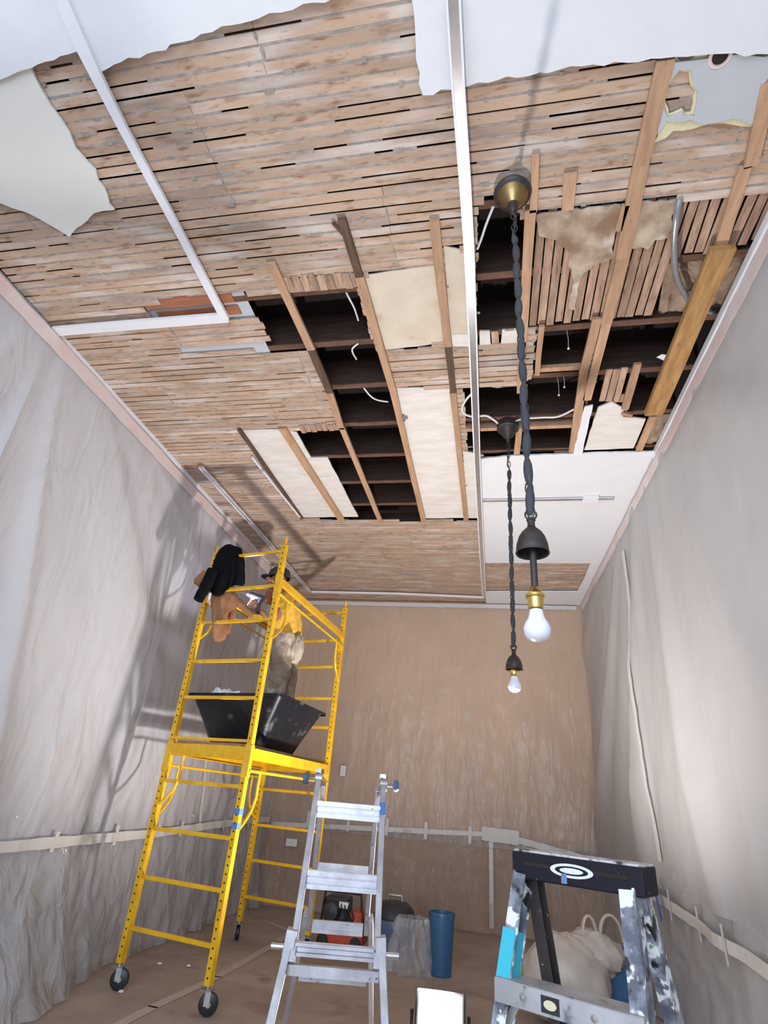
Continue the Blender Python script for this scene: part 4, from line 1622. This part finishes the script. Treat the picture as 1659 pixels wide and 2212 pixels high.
# ------------------------------------------------------------------ pendants
def pendant(px, py, top_y, bell_y, bulb_px, bulb_py, label, canopy_m, chain_open, cord=True, zcan=ZC - .03):
    base = U(px, py, zcan + .01)
    D = math.hypot(base.x, base.y)
    bot = UD(bulb_px, bulb_py, D)
    root = thing('pendant_light', Vv(base.x, base.y, bot.z), label, 'pendant light')
    # canopy
    pf = [(.0, .03), (.070, .03), (.088, .028), (.093, .015), (.088, .004), (.080, .0), (.074, -.006), (.066, -.02), (.045, -.055), (.028, -.075), (.022, -.085), (.02, -.11), (.012, -.13), (.0, -.132)]
    cb = Vv(base.x, base.y, zcan)
    if canopy_m == 'brass':
        MB().lathe([p for p in pf if p[1] >= -.006], cb, 32).build('canopy_rim', m_bronze, root)
        MB().lathe([(.074, -.006), (.066, -.02), (.045, -.055), (.028, -.075)], cb, 32).build('canopy', m_brass, root)
        MB().lathe([(.028, -.075), (.024, -.085), (.022, -.115), (.012, -.13), (.0, -.132)], cb, 24).build('canopy_neck', m_bronze, root)
        z0 = zcan - .13
    else:
        MB().lathe([(0, .05), (.085, .05), (.088, .0), (.078, -.005), (.07, -.02), (.045, -.06), (.02, -.09), (.012, -.13), (0, -.13)], cb, 28).build('canopy', m_bronze, root)
        z0 = zcan - .13
    ring_z = UD(bulb_px - 8, bell_y, D).z
    L = z0 - ring_z

    def at(z):
        t = (zcan - z) / (zcan - bot.z)
        return Vv(base.x + (bot.x - base.x) * t, base.y + (bot.y - base.y) * t, z)
    ch = MB()
    z = z0
    k = 0
    link = .052
    while z > ring_z + .01:
        c_ = at(z - link / 2)
        ax = Vv(1, 0, 0) if k % 2 else Vv(0, 1, 0)
        u = Vv(0, 0, 1)
        v = ax.cross(u)
        pts = []
        m_ = 12
        for i in range(m_ + 1):
            a = 2 * math.pi * i / m_
            pts.append(c_ + v * .013 * math.cos(a) + u * link * .56 * math.sin(a))
        ch.tube(pts, .003, 5, cap=False)
        z -= link * .86
        k += 1
    ch.build('chain', m_bronze, root)
    if cord:
        zz = z0
        cp_, cr_ = [], []
        step = .115
        n = int(L / step)
        for i in range(n * 6 + 1):
            t = i / 6
            z_ = z0 - L * t / n
            bulge = abs(math.sin(math.pi * (t % 1)))
            on = t > chain_open
            r = (.0075 + (.0095 * bulge ** .7 if on else 0))
            w_ = .010 * math.sin(t * math.pi) if not on else .002 * math.sin(t * 3)
            cp_.append(at(z_) + Vv(w_, w_ * .5, 0))
            cr_.append(r if on else .004)
        MB().tube(cp_, cr_, 10).build('cord', m_cord, root)
    # bell
    b0 = at(ring_z)
    axn = (at(bot.z) - at(zcan)).normalized() * -1
    MB().ring(b0 - Vv(0, 0, .0), Vv(0, 1, 0), .019, .0035, 20, 8).build('ring', m_bronze, root)
    MB().lathe([(0, -.014), (.014, -.014), (.016, -.022), (.0125, -.026), (.013, -.044), (.016, -.05), (.012, -.053), (0, -.053)], b0, 20).build('cap', m_bronze, root)
    H = .165
    outer = [(.013, -.051), (.022, -.056), (.034, -.069), (.044, -.086), (.0505, -.107), (.0535, -.125), (.054, -.142)]
    inner = [(r - .003, h - .001) for r, h in outer[::-1]]
    MB().lathe(outer + [(.0565, -.144), (.055, -.147)] + inner[0:], b0, 32).build('bell', m_bronze, root)
    # stem
    st0 = b0 + Vv(0, 0, -.09)
    return root, b0, at, bot


def pendant_bottom(root, b0, z_sock_top, z_bulb_top, z_bot, at, rb):
    MB().tube([at(b0.z - .06), at(z_sock_top + .01)], .0115, 14).build('stem', m_bronze, root)
    s0 = at(z_sock_top)
    hs = z_sock_top - z_bulb_top
    MB().lathe([(0, .022), (.012, .022), (.019, .010), (.025, 0), (.030, -.004), (.031, -.013), (.0265, -.017), (.026, -hs * .5), (.0245, -hs * .9), (.022, -hs), (0, -hs)], s0, 24).build('socket', m_brassb, root)
    c_ = at(z_bulb_top)
    h = z_bulb_top - z_bot
    MB().lathe([(.0, .004), (.0195, .004), (.0205, 0), (.0215, -.10 * h), (.024, -.22 * h), (rb * .68, -.33 * h), (rb * .86, -.44 * h), (rb * .97, -.55 * h), (rb, -.64 * h), (rb * .95, -.78 * h), (rb * .74, -.91 * h),
                (rb * .38, -.985 * h), (0, -h)], c_, 32).build('bulb', m_bulb, root)
    MB().lathe([(.019, .008), (.0212, .0), (.0212, -.003), (.019, -.003)], c_, 24).build('bulb_collar', m_blk, root)


r_, b0, at_, bot = pendant(1107, 420, 480, 1112, 1162, 1386, 'near pendant lamp hanging from a brass canopy by a long chain, its bulb largest',
                           'brass', 1.6, zcan=ZC - .05)
D1 = math.hypot(bot.x, bot.y)
pendant_bottom(r_, b0, UD(1157, 1282, D1).z, UD(1160, 1316, D1).z, UD(1163, 1386, D1).z, at_, .042)
r_, b0, at_, bot = pendant(1097, 925, 985, 1398, 1112, 1496, 'far pendant lamp on a thin black chain with a small bulb', 'dark', 2.2, zcan=ZC - .035)
D2 = math.hypot(bot.x, bot.y)
pendant_bottom(r_, b0, UD(1110, 1446, D2).z, UD(1111, 1460, D2).z, UD(1112, 1496, D2).z, at_, .042)

# ------------------------------------------------------------------ aluminium A-frame ladder
Lh = Vv(-.998, 3.459, 1.35)
Rh = Vv(-.631, 3.544, 1.35)
rx = (Rh - Lh).normalized()
pv = Vv(rx.y, -rx.x, 0)               # towards the viewer
ld = thing('folding_ladder', (Lh + Rh) / 2 * 1.0 - Vv(0, 0, 1.35), 'silver aluminium folding ladder standing in front of the scaffold', 'ladder')


def lrail(side, a_off, z0, z1, wout, wd, dp, name, m):
    """rail of a section; the offset grows from the hinge to the floor"""
    def pt(z):
        t = (1.35 - z) / 1.35
        c_ = (Lh + Rh) / 2
        half = (Rh - Lh).length / 2 + wout[0] + (wout[1] - wout[0]) * max(0, min(1, (z1 - z) / (z1 - z0)))
        return Vv(c_.x, c_.y, z) + rx * side * half + pv * a_off * t
    a, b = pt(z1), pt(z0)
    up = pv
    return MB().beam(a, b, wd, dp, up=up).build(name, m, ld, bevel=.003), pt


for side in (-1, 1):
    lrail(side, .70, .58, 1.33, (0, .005), .030, .065, 'front_rail', m_alul)
    lrail(side, .70, .0, .68, (.024, .10), .034, .075, 'outer_front_rail', m_alul)
    lrail(side, -.72, .58, 1.33, (-.03, -.02), .026, .06, 'rear_rail', m_alul)
    lrail(side, -.72, .0, .66, (.0, .07), .030, .065, 'outer_rear_rail', m_alul)
    h_ = (Lh if side < 0 else Rh)
    hg = MB().lathe([(0, -.02), (.042, -.02), (.042, .02), (0, .02)], h_ + Vv(0, 0, .005), 20, rx)
    hg.build('hinge', m_steel, ld)
    kb = MB()
    kb.tube([h_ + rx * side * .02, h_ + rx * side * .075], .008, 8)
    ko = kb.build('hinge_pin', m_steel, ld)
    MB().lathe([(0, 0), (.028, 0), (.033, .012), (.026, .03), (0, .032)], h_ + rx * side * .06, 14, rx * side).build('knob', m_bluegrey, ld)
    MB().box(h_.x - .018, h_.x + .018, h_.y - .03, h_.y + .03, h_.z + .03, h_.z + .055).build('end_cap', m_steel, ld)


def lrung(z, a_off, half, hh, dp, name='rung', ext=0):
    t = (1.35 - z) / 1.35
    c_ = Vv((Lh.x + Rh.x) / 2, (Lh.y + Rh.y) / 2, z) + pv * a_off * t
    sgn = 1 if a_off > 0 else -1
    mb = MB()
    for k in range(3):
        zz = (k - 1) * hh / 3
        mb.beam(c_ - rx * half + Vv(0, 0, zz) + pv * sgn * (.010 if k != 1 else 0), c_ + rx * half + Vv(0, 0, zz) + pv * sgn * (.010 if k != 1 else 0), dp, hh / 3 * .74)
    mb.beam(c_ - rx * half, c_ + rx * half, dp * .45, hh * .96)
    o = mb.build(name, m_alul, ld)
    return c_


hw = (Rh - Lh).length / 2 - .012
for z in (1.20, .89):
    lrung(z, .70, hw, .085, .034)
for z in (1.20, .89, .59):
    lrung(z, -.72, hw - .028, .065, .034)
c_ = lrung(.635, .70, hw + .03, .055, .04)
c2 = c_ + Vv(0, 0, -.075) + pv * .02
MB().beam(c2 - rx * (hw + .03), c2 + rx * (hw + .03), .03, .04).build('rung', m_alul, ld)
for s_ in (-1, 1):
    MB().tube([c_ + rx * s_ * (hw + .03), c_ + rx * s_ * (hw + .12)], .014, 12).build('lock_pin', m_alu, ld)
    MB().beam(c_ + rx * s_ * (hw + .03) + Vv(0, 0, .07), c_ + rx * s_ * (hw + .04) + Vv(0, 0, -.03), .05, .08, up=pv).build('lock_bracket', m_alul, ld, bevel=.003)
lrung(.31, .70, hw + .06, .055, .034)
lrung(.33, -.72, hw + .02, .055, .034)
MB().beam(Rh - Vv(0, 0, .105) + pv * .056 + rx * .001, Rh - Vv(0, 0, .165) + pv * .086 + rx * .001, .033, .068, up=pv).build('blue_tape', m_blue, ld)

# ------------------------------------------------------------------ paint-splattered step ladder
cL = UD(1108, 1868, 2.00)
cR = UD(1392, 1905, 1.86)
ct = (cL + cR) / 2
zt = ct.z
sx = Vv((cR - cL).x, (cR - cL).y, 0).normalized()
sy = Vv(sx.y, -sx.x, 0)               # towards the viewer
hwid = (cR - cL).length / 2
st = thing('step_ladder', Vv(ct.x, ct.y + .1, 0), 'paint-splattered black step ladder at the lower right', 'step ladder')
cc = Vv(ct.x, ct.y, zt) - sy * .055


def fb(o_, hx_, hy_, hz_, name, m, bevel=.004, tilt=0, par=st):
    return MB().frame_box(o_, sx * hx_, sy * hy_, Vv(0, 0, hz_)).build(name, m, par, bevel=bevel)


cap_o = fb(cc, hwid, .06, .034, 'top_cap', m_cap)
fb(cc + Vv(0, 0, .036), hwid * .985, .056, .004, 'cap_top', m_captop)
for s_, in ((-1,), (1,)):
    mb = MB()
    mb.frame_box(cc + sy * .061 + sx * s_ * hwid * .52 + Vv(0, 0, .006), sx * hwid * .27, sy * .0012, Vv(0, 0, .005))
    mb.build('slot', m_hole, st)
lc = cc + sy * .0615 + sx * -.005 + Vv(0, 0, .003)
mb = MB()
n = 28
mb.add([lc + sx * .062 * math.cos(2 * math.pi * i / n) + Vv(0, 0, .017 * math.sin(2 * math.pi * i / n)) + sy * .0015 for i in range(n)] +
       [lc + sx * .048 * math.cos(2 * math.pi * i / n) + Vv(0, 0, .011 * math.sin(2 * math.pi * i / n)) + sy * .0015 for i in range(n)],
       [(i, (i + 1) % n, n + (i + 1) % n, n + i) for i in range(n)])
mb.build('oval_badge', m_logo, st)
mb = MB()
mb.add([lc + sx * (.034 * math.cos(2 * math.pi * i / n)) + Vv(0, 0, .007 * math.sin(2 * math.pi * i / n)) + sy * .0018 for i in range(n)], [tuple(range(n))])
mb.build('badge_centre', m_logo, st)
MB().frame_box(lc + sx * -.022 + Vv(0, 0, -.020) + sy * .001, sx * .008, sy * .0012, Vv(0, 0, .012)).build('badge_mark', m_logob, st)
# rails: top under the cap, feet spread
def rail(s_, off0, off1, wout, name, m, half=.014, deep=.035, z1=None):
    ins = .010 if s_ < 0 else .028
    a = cc + sx * s_ * (hwid - ins) + sy * off0 + Vv(0, 0, -.02)
    b = Vv(cc.x, cc.y, 0) + sx * s_ * (hwid - ins + wout) + sy * off1
    mb = MB()
    d = (b - a).normalized()
    mb.beam(a, b, deep, .006, up=sx)                              # web
    for e_ in (-1, 1):                                            # flanges
        mb.beam(a + sy * e_ * deep / 2 - sx * s_ * half, b + sy * e_ * deep / 2 - sx * s_ * half, .005, half * 2, up=sx)
    return mb.build(name, m, st), a, b


rl, a1, b1 = rail(-1, .04, .30, .11, 'front_rail', m_splat, .018, .055)
rr2, a2, b2 = rail(1, .04, .30, .085, 'front_rail', m_splat, .018, .055)
rail(-1, -.03, -.50, .05, 'rear_rail', m_splatd, .016, .05)
rail(1, -.03, -.50, .05, 'rear_rail', m_splat, .016, .05)
for zz in (zt - .262, zt - .56, zt - .86):
    t = (zt - zz) / zt
    pa = a1.lerp(b1, t)
    pb = a2.lerp(b2, t)
    mid = (pa + pb) / 2
    hw2 = (pb - pa).length / 2
    s_o = MB().frame_box(Vv(mid.x, mid.y, zz), sx * hw2, sy * .045, Vv(0, 0, .004)).build('step', m_stepm, st)
    MB().frame_box(Vv(mid.x, mid.y, zz - .022) + sy * .045, sx * hw2, sy * .003, Vv(0, 0, .024)).build('step_front', m_stepm, st)
    if zz > zt - .4:
        lo_c = Vv(mid.x, mid.y, zz - .022) + sy * .049 - sx * .035
        MB().frame_box(lo_c, sx * .024, sy * .0008, Vv(0, 0, .017)).build('vial_label', m_blk, st)
        mb = MB()
        mb.add([lo_c + sy * .0014 + sx * .017 * math.cos(2 * math.pi * i / 24) + Vv(0, 0, .010 * math.sin(2 * math.pi * i / 24)) for i in range(24)],
               [tuple(range(24))])
        mb.build('vial_window', m_yell, st)
        for q in (-.11, .075):
            MB().lathe([(0, 0), (.008, 0), (.008, .003), (0, .004)], Vv(mid.x, mid.y, zz - .022) + sy * .048 + sx * q, 10, sy).build('rivet', m_steel, st)
        for e_ in (-1, 1):
            MB().beam(Vv(mid.x, mid.y, zz - .03) + sx * e_ * (hw2 * .72), Vv(mid.x, mid.y, zz - .12) + sx * e_ * (hw2 + .005), .02, .004, up=sy).build('brace', m_stepm, st)
for zz in (zt - .45, zt - .85):
    t = (zt - zz) / zt
    c9 = Vv(cc.x, cc.y, zz) - sy * (.03 + .47 * t)
    if zz < .5:
        MB().frame_box(c9, sx * (hwid + .01), sy * .004, Vv(0, 0, .02)).build('rear_brace', m_stepm, st)
ta, tb_ = a1.lerp(b1, .125), a1.lerp(b1, .235)
MB().beam(ta + sx * .012, tb_ + sx * .012, .060, .040, up=sx).build('turquoise_tape', m_cyan, st)

# ------------------------------------------------------------------ things on the floor at the back
# red and black compressor
cpos = U(738, 2035, 0)
cpos = Vv(-1.45, 6.50, 0)
cm = thing('air_compressor', cpos, 'red and black air compressor on the floor behind the silver ladder', 'air compressor')
MB().box(cpos.x - .22, cpos.x + .22, cpos.y - .15, cpos.y + .15, .03, .14).build('base', m_red, cm, bevel=.02)
MB().lathe([(0, -.20), (.04, -.20), (.08, -.17), (.09, -.12), (.09, .12), (.08, .17), (.04, .20), (0, .20)], cpos + Vv(0, .02, .20), 20, Vv(1, 0, 0)).build('tank', m_ydevice, cm)
MB().box(cpos.x - .19, cpos.x + .05, cpos.y - .12, cpos.y + .12, .20, .40).build('motor', m_ydevice, cm, bevel=.03)
MB().lathe([(0, 0), (.08, 0), (.09, .03), (.07, .08), (0, .09)], cpos + Vv(-.10, -.12, .29), 20, Vv(0, -1, 0)).build('fan_cover', m_ydevice, cm)
MB().box(cpos.x + .07, cpos.x + .20, cpos.y - .14, cpos.y + .09, .16, .30).build('pump', m_red, cm, bevel=.02)
MB().tube([cpos + Vv(-.21, -.1, .14), cpos + Vv(-.19, -.1, .44), cpos + Vv(.17, -.1, .44), cpos + Vv(.21, -.1, .14)], .012, 10).build('handle', m_blk, cm)
MB().box(cpos.x - .03, cpos.x + .06, cpos.y - .155, cpos.y - .12, .32, .37).build('plate', m_plate, cm)
for k in range(4):
    MB().tube([cpos + Vv(-.02 + .03 * k, -.13, .38), cpos + Vv(.0 + .04 * k, -.17, .33 - .02 * k), cpos + Vv(.06 + .02 * k, -.16, .24), cpos + Vv(.1, -.15, .2)], .007, 6).build('hose', m_blk, cm)
for s_ in (-1, 1):
    MB().lathe([(0, -.02), (.05, -.02), (.055, 0), (.05, .02), (0, .02)], cpos + Vv(.16 * s_, -.17, .055), 18, Vv(0, 1, 0)).build('wheel', m_blk, cm)
# blue-grey vacuum
vp = Vv(-.95, 6.45, 0)
vc = thing('shop_vacuum', vp, 'blue-grey shop vacuum with a dark lid beside the silver ladder', 'vacuum cleaner')
MB().lathe([(0, .05), (.15, .05), (.17, .08), (.195, .27), (.19, .29), (0, .29)], vp, 26).build('tank', m_bluegrey, vc)
MB().lathe([(.20, .28), (.205, .30), (.18, .36), (.12, .41), (.05, .42), (0, .42)], vp, 26).build('lid', m_ydevice, vc)
MB().tube([vp + Vv(-.07, 0, .40), vp + Vv(-.06, 0, .46), vp + Vv(.06, 0, .46), vp + Vv(.07, 0, .40)], .014, 8).build('handle', m_steel, vc)
for a in range(4):
    q = vp + Vv(.17 * math.cos(a * 1.57 + .7), .17 * math.sin(a * 1.57 + .7), .03)
    MB().lathe([(0, -.015), (.03, -.015), (.03, .015), (0, .015)], q, 12, Vv(1, 0, 0)).build('caster', m_blk, vc)
# blue bin draped in clear bag
bp = Vv(-.46, 5.98, 0)
bn_ = thing('waste_bin', bp, 'tall blue bin with an open top in front of the back wall', 'bin')
MB().lathe([(0, .005), (.09, .005), (.112, .42), (.118, .42), (.118, .44), (.108, .44), (.085, .02), (0, .02)], bp, 24).build('bin_body', m_bluep, bn_)
def bagfn(u, v):
    a = u * 2 * math.pi
    z = v * .38
    r = .19 - .06 * v + .05 * fbm(math.cos(a) * 2, math.sin(a) * 2, v * 3) + .03 * math.sin(a * 9 + v * 3) * (1 - v * .4)
    return Vv(bp.x - .25 + r * math.cos(a), bp.y - .05 + r * math.sin(a) * .8, .004 + z)
tag(MB().grid(bagfn, 90, 30).build('clear_bag', m_clearbag, fixn=False), 'slumped clear plastic bag left of the blue bin', 'bag')
# white bags on a blue tote by the right wall
tp = Vv(.70, 5.55, 0)
tt = thing('tote_box', tp, 'blue storage tote under the white bag at the lower right', 'tote')
tm = MB()
tm.add([(tp.x + sx_ * w_, tp.y + sy_ * d_, z) for z, w_, d_ in ((.01, .27, .20), (.36, .32, .24)) for sx_, sy_ in ((-1, -1), (1, -1), (1, 1), (-1, 1))],
       [(0, 1, 2, 3), (4, 5, 6, 7), (0, 1, 5, 4), (1, 2, 6, 5), (2, 3, 7, 6), (3, 0, 4, 7)])
tm.build('box_body', m_bluep, tt, bevel=.015)
MB().box(tp.x - .335, tp.x + .335, tp.y - .255, tp.y + .255, .355, .39).build('lid', m_bluep, tt, bevel=.008)
wb = thing('shopping_bag', tp + Vv(-.25, -.25, .0), 'white plastic bag with looped handles seen through the step ladder', 'bag')
blob(tp + Vv(-.22, -.40, .24), .30, .20, .27, m_bag, 'bag_body', '', '', .12, 2.0, parent=wb, seed=4)
blob(tp + Vv(-.02, -.30, .40), .22, .16, .14, m_bag, 'bag_bulge', '', '', .16, 2.5, parent=wb, seed=9, flat_bottom=False)
for dx, h2, r0 in ((-.02, .0, .05), (.13, .02, .08)):
    hp_ = [tp + Vv(dx + r0 * math.cos(math.pi * k / 12), -.30 - .01 * k / 12, .50 + (.13 + h2) * math.sin(math.pi * k / 12)) for k in range(13)]
    MB().tube(hp_, [.045 - .018 * math.sin(math.pi * k / 12) for k in range(13)], 10, flat=.35).build('bag_handle', m_bag, wb)

# work light on the floor
wp = Vv(-.33, 4.34, 0)
wl = thing('work_light', wp, 'glaring LED work light standing on the floor', 'work light')
nd = Vv(.05, -1, .28).normalized()
hx = nd.cross(Vv(0, 0, 1)).normalized()
hz = hx.cross(nd)
lc = wp + Vv(0, 0, .17)
MB().frame_box(lc, hx * .15, nd * .025, hz * .105).build('housing', m_ydevice, wl, bevel=.01)
MB().frame_box(lc + nd * .027, hx * .128, nd * .003, hz * .085).build('lamp_face', m_led, wl)
MB().tube([lc + hx * .17, lc + hx * .17 - Vv(0, 0, .14), lc - hx * .17 - Vv(0, 0, .14), lc - hx * .17], .011, 8).build('stand', m_blk, wl)
MB().beam(lc + hx * .17 - Vv(0, .1, .155), lc + hx * .17 + Vv(0, .1, -.155), .025, .012).build('foot', m_blk, wl)
MB().beam(lc - hx * .17 - Vv(0, .1, .155), lc - hx * .17 + Vv(0, .1, -.155), .025, .012).build('foot', m_blk, wl)
wb_l = light('work_light_beam', 'SPOT', lc + nd * .10 + Vv(0, 0, .06), LAMP_W, (1.0, .94, .90), .07)
wb_l.data.spot_size = math.radians(165)
wb_l.data.spot_blend = 0.8
wb_l.rotation_euler = Vv(-.14, .14, 1).to_track_quat('-Z', 'Y').to_euler()
